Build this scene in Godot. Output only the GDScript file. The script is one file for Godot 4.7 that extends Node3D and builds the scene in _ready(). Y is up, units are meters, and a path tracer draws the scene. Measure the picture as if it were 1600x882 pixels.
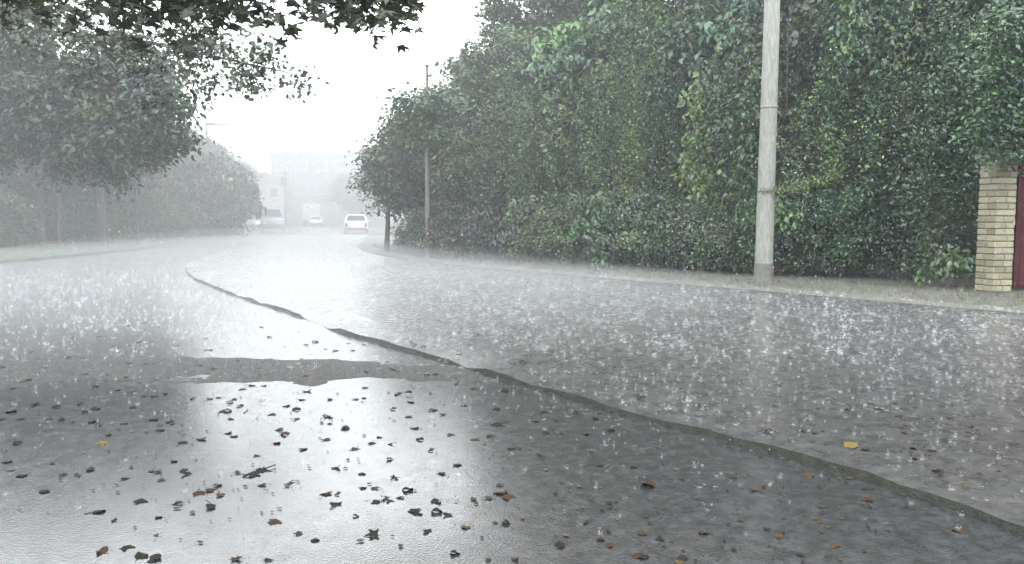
extends Node3D
# A suburban road under heavy rain: y up, metres, the camera looks along -z.
# Depths in the tables below are given as positive "d" (z = -d).

const LEAF_SPOTS := [-2.89, 7.47, 0, -3.29, 7.75, 0, -2.53, 8.28, 0, -3.18, 8.21, 0, -4.26, 8.28, 0, -3.85, 7.07, 0, -3.9, 6.58, 0, -4.25, 6.58, 0, -3.94, 7.04, 0, -3.27, 6.76, 0, -2.64, 6.66, 0, -2.39, 6.88, 0, -3.67, 5.79, 1, -3.72, 6.06, 0, -3.09, 5.83, 0, -2.74, 6.06, 0, -2.91, 7.04, 0, -3.06, 6.73, 0, -3.2, 5.27, 0, -3, 5.2, 1, -2.89, 5.27, 0, -3.24, 5.07, 1, -3.16, 4.87, 0, -3.05, 4.87, 0, -2.87, 4.88, 0, -2.8, 4.87, 0, -2.69, 4.81, 0, -2.5, 5.51, 0, -2.47, 5.61, 0, -2.2, 5.43, 0, -2.09, 5.43, 0, -2.03, 5.46, 0, -1.87, 5.07, 0, -1.71, 5.05, 0, -2.23, 4.86, 0, -1.74, 4.87, 0, -2.07, 4.62, 1, -1.82, 4.35, 0, -1.65, 4.55, 0, -1.59, 4.48, 0, -1.3, 4.52, 0, -1.39, 5.11, 0, -1.45, 5.41, 0, -1.25, 5.41, 0, -1.18, 4.95, 0, -1.13, 4.91, 0, -1.34, 4.88, 0, -1.74, 4.02, 0, -1.59, 3.81, 1, -1.75, 4.41, 0, -2.26, 4.35, 3, -1.78, 3.85, 4, -1.67, 3.72, 0, -1.85, 3.74, 0, -2.1, 3.88, 0, -2.18, 3.79, 0, -2.11, 3.8, 0, -2.38, 3.78, 0, -2.14, 3.56, 0, -1.41, 3.54, 1, -1.38, 3.64, 4, -1.27, 3.8, 2, -1.23, 3.87, 2, -1.04, 3.65, 1, -0.88, 3.9, 0, -0.85, 3.53, 0, -0.77, 3.4, 0, -1.63, 3.43, 1, -1.46, 3.4, 1, -1.77, 3.31, 1, -1.3, 3.38, 2, -1.48, 3.25, 0, -1.64, 3.21, 0, -1.4, 3.06, 4, -0.97, 3.19, 1, -0.84, 3.07, 1, -0.77, 3.01, 0, -1.53, 2.9, 1, -1.46, 2.94, 2, -1.37, 2.87, 2, -1.31, 2.83, 2, -1.01, 2.83, 1, -0.89, 2.83, 0, -1.34, 4.11, 0, -1.13, 4.23, 0, -1.04, 4.42, 0, -1, 4.67, 0, -1.47, 5.66, 0, -1.95, 5.88, 0, -1.96, 5.74, 0, -1.37, 4.62, 0, -2.59, 4, 0, -2.73, 4.34, 0, -2.35, 4.77, 0, -2.5, 4.73, 0, -2.58, 4.81, 0, -2.49, 5.18, 0, -2.86, 5.72, 0, -1.91, 5.41, 0, -3.12, 6.06, 0, -3.42, 6.31, 0, -3.74, 8.06, 0, -3.76, 7.96, 4, -3.8, 7.66, 4, -3.91, 7.75, 4, -0.39, 7.45, 0, -1.46, 7.79, 0, -1.14, 7.5, 0, -1.5, 7.45, 0, -1.67, 7.45, 0, -0.68, 6.26, 0, -0.6, 6.26, 0, -0.28, 5.75, 0, -1.26, 5.42, 0, -1.08, 5.42, 0, -1.02, 5.45, 0, -0.74, 5.65, 0, -0.8, 5.56, 0, -0.69, 5.33, 0, -0.51, 5.11, 1, -0.44, 4.99, 0, -1.16, 4.92, 0, -0.64, 4.92, 0, -0.58, 4.66, 0, -0.76, 4.47, 0, -0.77, 4.34, 0, -0.85, 4.24, 1, -1, 4.7, 0, -0.43, 4.2, 0, -0.08, 4.74, 2, 0.21, 5.06, 0, 0.2, 4.91, 0, 0.26, 4.85, 0, 0.4, 5.03, 0, -0.01, 4.23, 0, 0.03, 4.24, 0, 0.2, 4.55, 0, 0.42, 4.52, 0, 0.44, 3.94, 0, 0.61, 3.92, 0, -0.32, 5.25, 0, -0.04, 5.68, 0, -0.88, 3.9, 0, -0.56, 3.75, 0, -0.28, 3.96, 0, -0.57, 3.48, 0, -0.5, 3.48, 0, -0.49, 3.58, 0, -0.84, 3.52, 0, -0.78, 3.41, 0, -0.42, 3.31, 1, -0.39, 3.28, 0, -0.33, 3.31, 0, -0.27, 3.28, 0, -0.54, 3.06, 2, -0.19, 3.14, 5, -0.06, 3.54, 5, -0.01, 3.49, 1, -0.07, 3.19, 0, -0.03, 3.19, 0, 0.34, 3.02, 0, 0.46, 2.86, 0, 0.01, 2.83, 0, -0.09, 2.83, 0, -0.34, 3.1, 0, -0.66, 3.26, 0, -0.22, 2.89, 0, 0.3, 3.19, 0, 0.37, 2.95, 0, 0.19, 2.95, 0, -0.35, 4.52, 0, -0.2, 4.41, 0, -0.12, 4.49, 0, -0.51, 4.41, 0, -0.64, 4.05, 0, -0.67, 4.32, 0, 0.76, 3.09, 5, 1.05, 3.04, 5, 1.23, 2.95, 5, 1.79, 3.12, 5, 1.79, 4.12, 3, 1.82, 3.7, 5, 0.63, 3.66, 5, 1.12, 3.58, 5, 1.57, 3.45, 1, 1.41, 4.46, 4, 0.68, 5.23, 4, 0.73, 5.31, 4, 0.61, 3.92, 0, 0.58, 3.02, 0, 0.48, 2.86, 1, 0.63, 2.84, 0]

# edges of the road (x, d)
const RIGHT_EDGE := [[26.0, -9.0], [17.0, -2.0], [11.0, 4.6], [6.4, 9.6], [4.1, 12.6], [0.85, 16.6], [-2.5, 21.6], [-4.6, 26.4], [-6.4, 33.0], [-7.6, 41.0], [-11.0, 62.0], [-18.6, 104.0], [-27.0, 150.0]]
const LEFT_EDGE := [[-22.0, -9.0], [-17.5, 5.0], [-14.6, 15.0], [-13.9, 22.0], [-14.6, 32.0], [-16.9, 45.0], [-22.9, 71.0], [-30.0, 104.0], [-40.0, 150.0]]
const SEAM := [[4.6, -4.0], [3.3, 0.4], [2.05, 3.0], [1.77, 3.56], [1.38, 4.15], [0.8, 4.89], [0.14, 5.83], [-0.55, 6.8], [-1.25, 7.76], [-1.88, 8.64], [-2.81, 10.2], [-4.91, 13.5], [-7.0, 17.3], [-8.8, 21.8], [-10.3, 28.5], [-12.2, 40.0], [-16.6, 62.0], [-24.0, 104.0], [-33.5, 150.0]]
const LANE_Y := 0.055

var rng := RandomNumberGenerator.new()
var taken := {}
var M := {}
var clumps := []
var ivy_clumps := []
var maple_leaves := []

# ------------------------------------------------------------------ naming
func numbered(called: String) -> String:
	if not taken.has(called):
		taken[called] = 0
		return called
	taken[called] += 1
	return "%s_%03d" % [called, taken[called]]

func thing(called: String, label: String, category: String, at: Vector3, turn := 0.0, group := "") -> Node3D:
	var o := Node3D.new()
	o.name = numbered(called)
	add_child(o)
	o.position = at
	o.rotation.y = turn
	tag(o, label, category, group)
	return o

func tag(o: Node, label: String, category: String, group := "") -> void:
	o.set_meta("label", label)
	o.set_meta("category", category)
	if group:
		o.set_meta("group", group)

func part(called: String, mesh: Mesh, m: Material, parent: Node3D, at := Vector3.ZERO) -> MeshInstance3D:
	var o := MeshInstance3D.new()
	o.name = called
	o.mesh = mesh
	o.material_override = m
	o.position = at
	parent.add_child(o, true)
	return o

func setting(called: String, mesh: Mesh, m: Material, label := "", category := "") -> MeshInstance3D:
	var o := MeshInstance3D.new()
	o.name = numbered(called)
	o.mesh = mesh
	o.material_override = m
	o.set_meta("kind", "structure")
	if label:
		tag(o, label, category)
	add_child(o)
	return o

# ------------------------------------------------------------------ shapes
func starts(flat := false) -> SurfaceTool:
	var st := SurfaceTool.new()
	st.begin(Mesh.PRIMITIVE_TRIANGLES)
	st.set_smooth_group(-1 if flat else 0)
	return st

func ends(st: SurfaceTool) -> ArrayMesh:
	st.generate_normals()
	return st.commit()

func tri(st: SurfaceTool, a: Vector3, b: Vector3, c: Vector3) -> void:
	st.add_vertex(a)
	st.add_vertex(b)
	st.add_vertex(c)

func quad(st: SurfaceTool, a: Vector3, b: Vector3, c: Vector3, d: Vector3) -> void:
	tri(st, a, b, c)
	tri(st, a, c, d)

# a box with chamfered edges
func bevel_box(st: SurfaceTool, at: Vector3, size: Vector3, e := 0.006, turn := Basis.IDENTITY) -> void:
	var h := size * 0.5
	e = minf(e, minf(h.x, minf(h.y, h.z)) * 0.9)
	var p := {}
	for i in 8:
		var s := Vector3(1 if i & 1 else -1, 1 if i & 2 else -1, 1 if i & 4 else -1)
		for k in 3:
			var q := h - Vector3(e, e, e)
			q[k] = h[k]
			p[i * 3 + k] = at + turn * (q * s)
	var out_quad := func(a: Vector3, b: Vector3, c: Vector3, d: Vector3) -> void:
		var n := (b - a).cross(c - a)
		if n.dot((a + b + c + d) * 0.25 - at) > 0.0:
			quad(st, a, d, c, b)
		else:
			quad(st, a, b, c, d)
	for k in 3:
		var u := 1 << ((k + 1) % 3)
		var v := 1 << ((k + 2) % 3)
		for s in 2:
			var o := (1 << k) if s else 0
			out_quad.call(p[o * 3 + k], p[(o | u) * 3 + k], p[(o | u | v) * 3 + k], p[(o | v) * 3 + k])
	for k in 3:
		var axis := 1 << k
		var k1 := (k + 1) % 3
		var k2 := (k + 2) % 3
		for i in 8:
			if i & axis:
				continue
			out_quad.call(p[i * 3 + k1], p[(i | axis) * 3 + k1], p[(i | axis) * 3 + k2], p[i * 3 + k2])
	for i in 8:
		var a: Vector3 = p[i * 3]
		var b: Vector3 = p[i * 3 + 1]
		var c: Vector3 = p[i * 3 + 2]
		if (b - a).cross(c - a).dot((a + b + c) / 3.0 - at) > 0.0:
			tri(st, a, c, b)
		else:
			tri(st, a, b, c)

func box_mesh(size: Vector3, e := 0.01) -> ArrayMesh:
	var st := starts(true)
	bevel_box(st, Vector3.ZERO, size, e)
	return ends(st)

# a tapered tube through points
func tube(st: SurfaceTool, pts: Array, radii: Array, sides := 8, cap := true) -> void:
	var rings := []
	for i in pts.size():
		var a: Vector3 = pts[maxi(i - 1, 0)]
		var b: Vector3 = pts[mini(i + 1, pts.size() - 1)]
		var dir := (b - a).normalized()
		var side := dir.cross(Vector3(0.31, 0.12, 0.94)).normalized()
		var up := side.cross(dir)
		var ring := []
		for k in sides:
			var t := TAU * k / sides
			ring.append(pts[i] + (side * cos(t) + up * sin(t)) * radii[i])
		rings.append(ring)
	for i in pts.size() - 1:
		for k in sides:
			var n := (k + 1) % sides
			quad(st, rings[i][k], rings[i][n], rings[i + 1][n], rings[i + 1][k])
	if cap:
		var last: Array = rings[-1]
		for k in sides:
			tri(st, pts[-1], last[k], last[(k + 1) % sides])

func curve(pts: Array, step := 1.0) -> PackedVector2Array:
	var c := Curve2D.new()
	for i in pts.size():
		var p := Vector2(pts[i][0], pts[i][1])
		var a := Vector2(pts[maxi(i - 1, 0)][0], pts[maxi(i - 1, 0)][1])
		var b := Vector2(pts[mini(i + 1, pts.size() - 1)][0], pts[mini(i + 1, pts.size() - 1)][1])
		var t := (b - a).normalized()
		c.add_point(p, -t * p.distance_to(a) * 0.33, t * p.distance_to(b) * 0.33)
	c.bake_interval = step
	return c.get_baked_points()

func sheet(outline: PackedVector2Array, y: float) -> ArrayMesh:
	var st := starts(true)
	var idx := Geometry2D.triangulate_polygon(outline)
	for i in range(0, idx.size(), 3):
		var a := outline[idx[i]]
		var b := outline[idx[i + 1]]
		var c := outline[idx[i + 2]]
		var va := Vector3(a.x, y, -a.y)
		var vb := Vector3(b.x, y, -b.y)
		var vc := Vector3(c.x, y, -c.y)
		if (vb - va).cross(vc - va).y > 0.0:
			tri(st, va, vc, vb)
		else:
			tri(st, va, vb, vc)
	return ends(st)

func edge_x(line: PackedVector2Array, d: float) -> float:
	for i in line.size() - 1:
		if (line[i].y - d) * (line[i + 1].y - d) <= 0.0 and line[i].y != line[i + 1].y:
			return lerpf(line[i].x, line[i + 1].x, (d - line[i].y) / (line[i + 1].y - line[i].y))
	return line[-1].x

# ------------------------------------------------------------------ materials
func lin(r: float, g: float, b: float) -> Color:
	return Color(r, g, b).linear_to_srgb()

func mat(r: float, g: float, b: float, rough := 0.6, metal := 0.0) -> StandardMaterial3D:
	var m := StandardMaterial3D.new()
	m.albedo_color = lin(r, g, b)
	m.roughness = rough
	m.metallic = metal
	return m

func noise_tex(freq: float, octaves: int, lo: Color, hi: Color, size := 512, sd := 1, gain := 0.6, mid := 0.5) -> NoiseTexture2D:
	var n := FastNoiseLite.new()
	n.seed = sd
	n.noise_type = FastNoiseLite.TYPE_SIMPLEX_SMOOTH
	n.frequency = freq
	n.fractal_octaves = octaves
	n.fractal_gain = gain
	var t := NoiseTexture2D.new()
	t.width = size
	t.height = size
	t.seamless = true
	t.noise = n
	var g := Gradient.new()
	g.set_color(0, lo)
	g.set_color(1, hi)
	g.set_offset(0, mid - 0.32)
	g.set_offset(1, mid + 0.32)
	t.color_ramp = g
	return t

func triplanar(m: StandardMaterial3D, scale: float, world := true) -> StandardMaterial3D:
	m.uv1_triplanar = true
	m.uv1_world_triplanar = world
	m.uv1_scale = Vector3.ONE * scale
	return m

# asphalt grain with rings that raindrops leave in the film of water: a height in 0..1
func rain_relief(rings: int, grain_amount: float, ring_amount: float, sd: int) -> ImageTexture:
	var n := 1024
	var noise := FastNoiseLite.new()
	noise.seed = sd
	noise.noise_type = FastNoiseLite.TYPE_SIMPLEX_SMOOTH
	noise.frequency = 0.16
	noise.fractal_octaves = 2
	noise.fractal_gain = 0.75
	var grain := noise.get_seamless_image(n, n)
	grain.convert(Image.FORMAT_L8)
	var bytes := grain.get_data()
	var h := PackedFloat32Array()
	h.resize(n * n)
	for i in n * n:
		h[i] = 0.5 + grain_amount * (bytes[i] / 255.0 - 0.5)
	var r := RandomNumberGenerator.new()
	r.seed = sd
	for k in rings:
		var cx := r.randi_range(0, n - 1)
		var cy := r.randi_range(0, n - 1)
		var rad := r.randf_range(4.0, 17.0)
		var amp := ring_amount * (1.0 - rad / 24.0)
		var reach := int(rad) + 5
		for y in range(-reach, reach + 1):
			for x in range(-reach, reach + 1):
				var q := sqrt(x * x + y * y) - rad
				if absf(q) < 5.0:
					var at := ((cy + y) & (n - 1)) * n + ((cx + x) & (n - 1))
					h[at] += amp * cos(q * 1.05) * (1.0 - absf(q) / 5.0)
	var im := Image.create_from_data(n, n, false, Image.FORMAT_RF, h.to_byte_array())
	return ImageTexture.create_from_image(im)

func make_materials() -> void:
	var grey := func(v: float) -> Color: return lin(v, v, v)
	# wet asphalt: dark grain under a film of water
	var a := triplanar(mat(1, 1, 1, 0.21), 0.4)
	a.albedo_texture = noise_tex(0.02, 6, lin(0.010, 0.010, 0.011), lin(0.048, 0.048, 0.052), 1024, 3, 0.9)
	a.roughness_texture = noise_tex(0.012, 6, Color(0.68, 0.68, 0.68), Color(1, 1, 1), 1024, 8, 0.62)
	a.roughness_texture_channel = BaseMaterial3D.TEXTURE_CHANNEL_RED
	a.heightmap_enabled = true
	a.heightmap_texture = rain_relief(1500, 0.6, 0.22, 5)
	a.heightmap_scale = 0.1
	a.metallic_specular = 0.7
	M.asphalt = a
	var b: StandardMaterial3D = a.duplicate()
	b.roughness = 0.34
	b.uv1_scale = Vector3.ONE * 0.37
	b.uv1_offset = Vector3(0.37, 0.11, 0.71)
	b.heightmap_scale = 0.11
	M.lane = b
	var patch := triplanar(mat(1, 1, 1, 0.66), 0.5)
	patch.albedo_texture = noise_tex(0.05, 5, lin(0.014, 0.014, 0.015), lin(0.05, 0.049, 0.05), 512, 21, 0.8)
	patch.heightmap_enabled = true
	patch.heightmap_texture = noise_tex(0.12, 4, Color.BLACK, Color.WHITE, 512, 22, 0.8)
	patch.heightmap_scale = 0.7
	patch.metallic_specular = 0.33
	M.patch = patch
	var lip := triplanar(mat(1, 1, 1, 0.7), 0.9)
	lip.albedo_texture = noise_tex(0.03, 5, lin(0.012, 0.013, 0.010), lin(0.042, 0.042, 0.034), 512, 31, 0.8)
	lip.heightmap_enabled = true
	lip.heightmap_texture = patch.heightmap_texture
	lip.heightmap_scale = 0.5
	lip.metallic_specular = 0.25
	M.lip = lip
	var earth := triplanar(mat(1, 1, 1, 0.75), 0.3)
	earth.albedo_texture = noise_tex(0.02, 6, lin(0.038, 0.037, 0.03), lin(0.098, 0.093, 0.08), 512, 41, 0.75)
	earth.heightmap_enabled = true
	earth.heightmap_texture = noise_tex(0.04, 5, Color.BLACK, Color.WHITE, 512, 42, 0.7)
	earth.heightmap_scale = 3.0
	M.earth = earth
	var lawn := triplanar(mat(1, 1, 1, 0.8), 0.3)
	lawn.albedo_texture = noise_tex(0.03, 6, lin(0.03, 0.065, 0.025), lin(0.07, 0.12, 0.05), 512, 43, 0.75)
	lawn.heightmap_enabled = true
	lawn.heightmap_texture = earth.heightmap_texture
	lawn.heightmap_scale = 4.0
	M.lawn = lawn
	var concrete := triplanar(mat(1, 1, 1, 0.7), 0.8)
	concrete.albedo_texture = noise_tex(0.02, 6, lin(0.10, 0.105, 0.09), lin(0.22, 0.22, 0.20), 512, 51, 0.75)
	concrete.heightmap_enabled = true
	concrete.heightmap_texture = noise_tex(0.08, 4, Color.BLACK, Color.WHITE, 512, 52, 0.7)
	concrete.heightmap_scale = 0.3
	M.concrete = concrete
	M.pole = concrete.duplicate()
	M.pole.uv1_scale = Vector3(2.2, 0.28, 2.2)
	M.post = M.pole.duplicate()
	M.post.albedo_color = lin(0.6, 0.62, 0.64)
	var rusty := triplanar(mat(1, 1, 1, 0.8), 1.3)
	rusty.albedo_texture = noise_tex(0.03, 5, lin(0.05, 0.047, 0.042), lin(0.11, 0.105, 0.093), 256, 53, 0.75)
	M.pole_foot = rusty
	var bark := triplanar(mat(1, 1, 1, 0.85), 1.2, false)
	bark.albedo_texture = noise_tex(0.03, 5, lin(0.035, 0.03, 0.025), lin(0.13, 0.115, 0.10), 512, 61, 0.8)
	bark.heightmap_enabled = true
	bark.heightmap_texture = noise_tex(0.06, 4, Color.BLACK, Color.WHITE, 512, 62, 0.7)
	bark.heightmap_scale = 2.0
	M.bark = bark
	var leaf := mat(1, 1, 1, 0.42)
	leaf.vertex_color_use_as_albedo = true
	leaf.backlight_enabled = true
	leaf.backlight = Color(0.35, 0.4, 0.15)
	M.leaf = leaf
	M.dull_leaf = mat(1, 1, 1, 0.5)
	M.dull_leaf.vertex_color_use_as_albedo = true
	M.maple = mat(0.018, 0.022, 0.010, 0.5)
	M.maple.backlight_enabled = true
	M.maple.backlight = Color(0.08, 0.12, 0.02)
	M.litter_dark = mat(0.012, 0.010, 0.008, 0.75)
	M.litter_umber = mat(0.028, 0.017, 0.010, 0.75)
	M.litter_brown = mat(0.045, 0.027, 0.012, 0.8)
	M.litter_yellow = mat(0.10, 0.07, 0.02, 0.75)
	for k in ["litter_dark", "litter_umber", "litter_brown", "litter_yellow"]:
		M[k].metallic_specular = 0.22
	M.scraps = mat(1, 1, 1, 0.8)
	M.scraps.vertex_color_use_as_albedo = true
	M.scraps.metallic_specular = 0.25
	var brick := []
	for i in 5:
		var k: float = [0.85, 1.0, 0.72, 0.92, 0.6][i]
		var bm := triplanar(mat(k, k, k * [0.96, 0.9, 0.85, 1.0, 0.8][i], 0.75), 2.5)
		bm.albedo_texture = M.brick_tex if M.has("brick_tex") else noise_tex(0.03, 5, lin(0.12, 0.108, 0.075), lin(0.25, 0.23, 0.165), 256, 71, 0.75)
		M.brick_tex = bm.albedo_texture
		brick.append(bm)
	M.brick = brick
	M.mortar = mat(0.09, 0.085, 0.07, 0.9)
	M.gate = triplanar(mat(1, 1, 1, 0.7), 0.9)
	M.gate.metallic_specular = 0.3
	M.gate.albedo_texture = noise_tex(0.02, 5, lin(0.028, 0.003, 0.004), lin(0.06, 0.006, 0.009), 256, 81, 0.7)
	M.white_wall = triplanar(mat(1, 1, 1, 0.8), 0.4)
	M.white_wall.albedo_texture = noise_tex(0.02, 5, lin(0.6, 0.6, 0.58), lin(0.82, 0.82, 0.8), 256, 91, 0.7)
	M.pink_wall = mat(0.5, 0.4, 0.38, 0.85)
	M.grey_wall = mat(0.13, 0.125, 0.13, 0.85)
	M.roof = mat(0.28, 0.2, 0.17, 0.8)
	M.pane = mat(0.05, 0.06, 0.07, 0.1)
	M.frame = mat(0.6, 0.6, 0.6, 0.6)
	M.steel = mat(0.22, 0.23, 0.24, 0.45, 0.6)
	M.dark_steel = mat(0.05, 0.055, 0.06, 0.5, 0.3)
	M.rubber = mat(0.02, 0.02, 0.02, 0.8)
	M.rim = mat(0.4, 0.4, 0.42, 0.35, 0.8)
	M.car_white = mat(0.75, 0.76, 0.77, 0.25)
	M.car_grey = mat(0.3, 0.3, 0.36, 0.28)
	M.car_dark = mat(0.03, 0.03, 0.035, 0.5)
	M.lens_red = mat(0.35, 0.02, 0.02, 0.2)
	M.lens_white = mat(0.8, 0.8, 0.8, 0.15)
	var water := StandardMaterial3D.new()
	water.albedo_color = Color(0.93, 0.95, 0.97, 0.15)
	water.roughness = 0.3
	water.transparency = BaseMaterial3D.TRANSPARENCY_ALPHA
	water.backlight_enabled = true
	water.backlight = Color(0.9, 0.9, 0.9)
	M.water = water

# ------------------------------------------------------------------ leaves and crowns
func leaf_blade(st: SurfaceTool, at: Vector3, dir: Vector3, up: Vector3, length: float, width: float, fold: float) -> void:
	var side := dir.cross(up).normalized()
	var n := side.cross(dir).normalized()
	var mid := at + dir * length * 0.45 - n * length * 0.03
	var tip := at + dir * length - n * length * 0.16
	var l := mid + side * width * 0.5 + n * fold
	var r := mid - side * width * 0.5 + n * fold
	tri(st, at, l, tip)
	tri(st, at, tip, r)

# a handful of leaves on short twigs, about 2 * spread across
func clump_mesh(leaves: int, spread: float, length: float, droop: float, sd: int) -> ArrayMesh:
	var r := RandomNumberGenerator.new()
	r.seed = sd
	var st := starts(true)
	for i in leaves:
		var p := Vector3(r.randfn(), r.randfn() * 0.65, r.randfn()) * spread * 0.55
		var yaw := r.randf() * TAU
		var dir := Vector3(cos(yaw), -droop + r.randfn() * 0.35, sin(yaw)).normalized()
		var up := Vector3(r.randfn() * 0.45, 1.0, r.randfn() * 0.45).normalized()
		var l := length * r.randf_range(0.65, 1.25)
		leaf_blade(st, p, dir, up, l, l * r.randf_range(0.5, 0.72), l * r.randf_range(-0.02, 0.12))
	return ends(st)

func foliage(parent: Node3D, called: String, meshes: Array, placed: Array, m: Material) -> void:
	# placed: [Transform3D, Color]; each plant is given one of the clump shapes
	var mm := MultiMesh.new()
	mm.transform_format = MultiMesh.TRANSFORM_3D
	mm.use_colors = true
	mm.mesh = meshes[rng.randi() % meshes.size()]
	mm.instance_count = placed.size()
	for i in placed.size():
		mm.set_instance_transform(i, placed[i][0])
		mm.set_instance_color(i, placed[i][1])
	var o := MultiMeshInstance3D.new()
	o.name = called
	o.multimesh = mm
	o.material_override = m
	o.set_meta("kind", "stuff")
	parent.add_child(o, true)

# the same, as one mesh that holds every leaf of a plant
func leafage(parent: Node3D, called: String, meshes: Array, placed: Array, m: Material) -> void:
	var source: ArrayMesh = meshes[rng.randi() % meshes.size()]
	var given := source.surface_get_arrays(0)
	var v: PackedVector3Array = given[Mesh.ARRAY_VERTEX]
	var n: PackedVector3Array = given[Mesh.ARRAY_NORMAL]
	var vs := PackedVector3Array()
	var ns := PackedVector3Array()
	var cs := PackedColorArray()
	var tone := PackedColorArray()
	tone.resize(v.size())
	for p in placed:
		var at: Transform3D = p[0]
		vs.append_array(at * v)
		ns.append_array(Transform3D(at.basis.orthonormalized(), Vector3.ZERO) * n)
		tone.fill(p[1])
		cs.append_array(tone)
	var arrays := []
	arrays.resize(Mesh.ARRAY_MAX)
	arrays[Mesh.ARRAY_VERTEX] = vs
	arrays[Mesh.ARRAY_NORMAL] = ns
	arrays[Mesh.ARRAY_COLOR] = cs
	var am := ArrayMesh.new()
	am.add_surface_from_arrays(Mesh.PRIMITIVE_TRIANGLES, arrays)
	var o := MeshInstance3D.new()
	o.name = called
	o.mesh = am
	o.material_override = m
	o.set_meta("kind", "stuff")
	parent.add_child(o, true)

const TINTS := {
	"deep": [0.034, 0.056, 0.032], "mid": [0.062, 0.106, 0.043], "blue": [0.046, 0.088, 0.058], "yellow": [0.092, 0.128, 0.046],
	"grey": [0.062, 0.078, 0.060], "olive": [0.080, 0.100, 0.045], "brown": [0.075, 0.062, 0.045], "bright": [0.085, 0.140, 0.048],
}

func tint(called: String, spread := 0.25) -> Color:
	var c: Array = TINTS[called]
	var k := 0.9 * exp(rng.randfn() * spread)   # each plant and clump its own tone, at random
	return Color(c[0] * k * exp(rng.randfn() * 0.12), c[1] * k, c[2] * k * exp(rng.randfn() * 0.12))

# boughs spread through an ellipsoid, each a flattened bunch of clumps
func boughs(out: Array, centre: Vector3, radii: Vector3, count: int, each: int, size: float, tints: Array, scale := 1.0, hollow := 0.45) -> void:
	for b in count:
		var dir := Vector3(rng.randfn(), rng.randfn(), rng.randfn()).normalized()
		var k := lerpf(hollow, 1.0, pow(rng.randf(), 0.6))
		var at := centre + dir * radii * k
		if at.y < 0.25:
			continue
		var own: String = tints[rng.randi() % tints.size()]
		var tone := tint(own, 0.2)
		var r := Vector3(1.0, 0.55, 1.0) * size * rng.randf_range(0.6, 1.35)
		var lean := Basis(Vector3(-dir.z, 0, dir.x).normalized() if absf(dir.y) < 0.98 else Vector3.RIGHT, -0.45 * Vector2(dir.x, dir.z).length())
		for i in each:
			var q := Vector3(rng.randfn(), rng.randfn(), rng.randfn()).normalized() * pow(rng.randf(), 0.4)
			var p := at + lean * (q * r)
			if p.y < 0.15:
				continue
			var basis := Basis.from_euler(Vector3(rng.randfn() * 0.3, rng.randf() * TAU, rng.randfn() * 0.3)).scaled(Vector3.ONE * scale * rng.randf_range(0.75, 1.25))
			var jitter := exp(rng.randfn() * 0.18)
			out.append([Transform3D(lean * basis, p), Color(tone.r * jitter, tone.g * jitter, tone.b * jitter)])

# strands of creeper that hang from a height
func strands(out: Array, x: float, d: float, width: float, depth: float, top: float, low: float, count: int, tints: Array, scale := 1.0) -> void:
	for s in count:
		var px := x + rng.randf_range(-0.5, 0.5) * width
		var pd := d + rng.randf_range(-0.5, 0.5) * depth
		var y := top * rng.randf_range(0.7, 1.1)
		var bottom := low + rng.randf() * 0.5 * (top - low)
		var own: String = tints[rng.randi() % tints.size()]
		var tone := tint(own, 0.2)
		while y > bottom:
			var basis := Basis.from_euler(Vector3(rng.randfn() * 0.3 + 0.3, rng.randf() * TAU, rng.randfn() * 0.3)).scaled(Vector3.ONE * scale * rng.randf_range(0.6, 1.1))
			var jitter := exp(rng.randfn() * 0.18)
			out.append([Transform3D(basis, Vector3(px + rng.randfn() * 0.12, y, -(pd + rng.randfn() * 0.1))), Color(tone.r * jitter, tone.g * jitter, tone.b * jitter)])
			px += rng.randfn() * 0.05
			y -= rng.randf_range(0.10, 0.22)

# a tree whose base stands at (x, d); lobes: [dx, y, dd, rx, ry, rd, boughs]
func tree(called: String, label: String, x: float, d: float, y0: float, thick: float, fork: float, lobes: Array, tints: Array, group: String, meshes: Array, scale := 1.12, bough := 0.55, each := 17) -> Node3D:
	var t := thing(called, label, "tree", Vector3(x, y0, -d), 0.0, group)
	var lean := Vector3(rng.randfn() * 0.12, 0, rng.randfn() * 0.12)
	var st := starts()
	var head := Vector3(0, fork, 0) + lean * fork * 0.3
	tube(st, [Vector3(0, -0.15, 0), Vector3(0, 0.12, 0), Vector3(lean.x * 0.4, fork * 0.5, lean.z * 0.4), head, head + Vector3(lean.x, fork * 0.5, lean.z)], [thick * 1.5, thick * 1.1, thick * 0.92, thick * 0.8, thick * 0.45], 10)
	part("trunk", ends(st), M.bark, t)
	var out := []
	for l in lobes:
		var c := Vector3(l[0], l[1], -l[2])
		var from := head + Vector3(lean.x, 0, lean.z) * rng.randf()
		var mid := from.lerp(c, 0.55) + Vector3(rng.randfn() * 0.15, 0.25, rng.randfn() * 0.15)
		var lt := starts()
		tube(lt, [from, mid, c, c + (c - mid) * 0.2], [thick * 0.5, thick * 0.32, thick * 0.2, thick * 0.06], 7)
		part("limb", ends(lt), M.bark, t)
		boughs(out, c, Vector3(l[3], l[4], l[5]), int(l[6]), each, bough, tints, scale)
	leafage(t, "crown", meshes, out, M.leaf)
	return t

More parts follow.
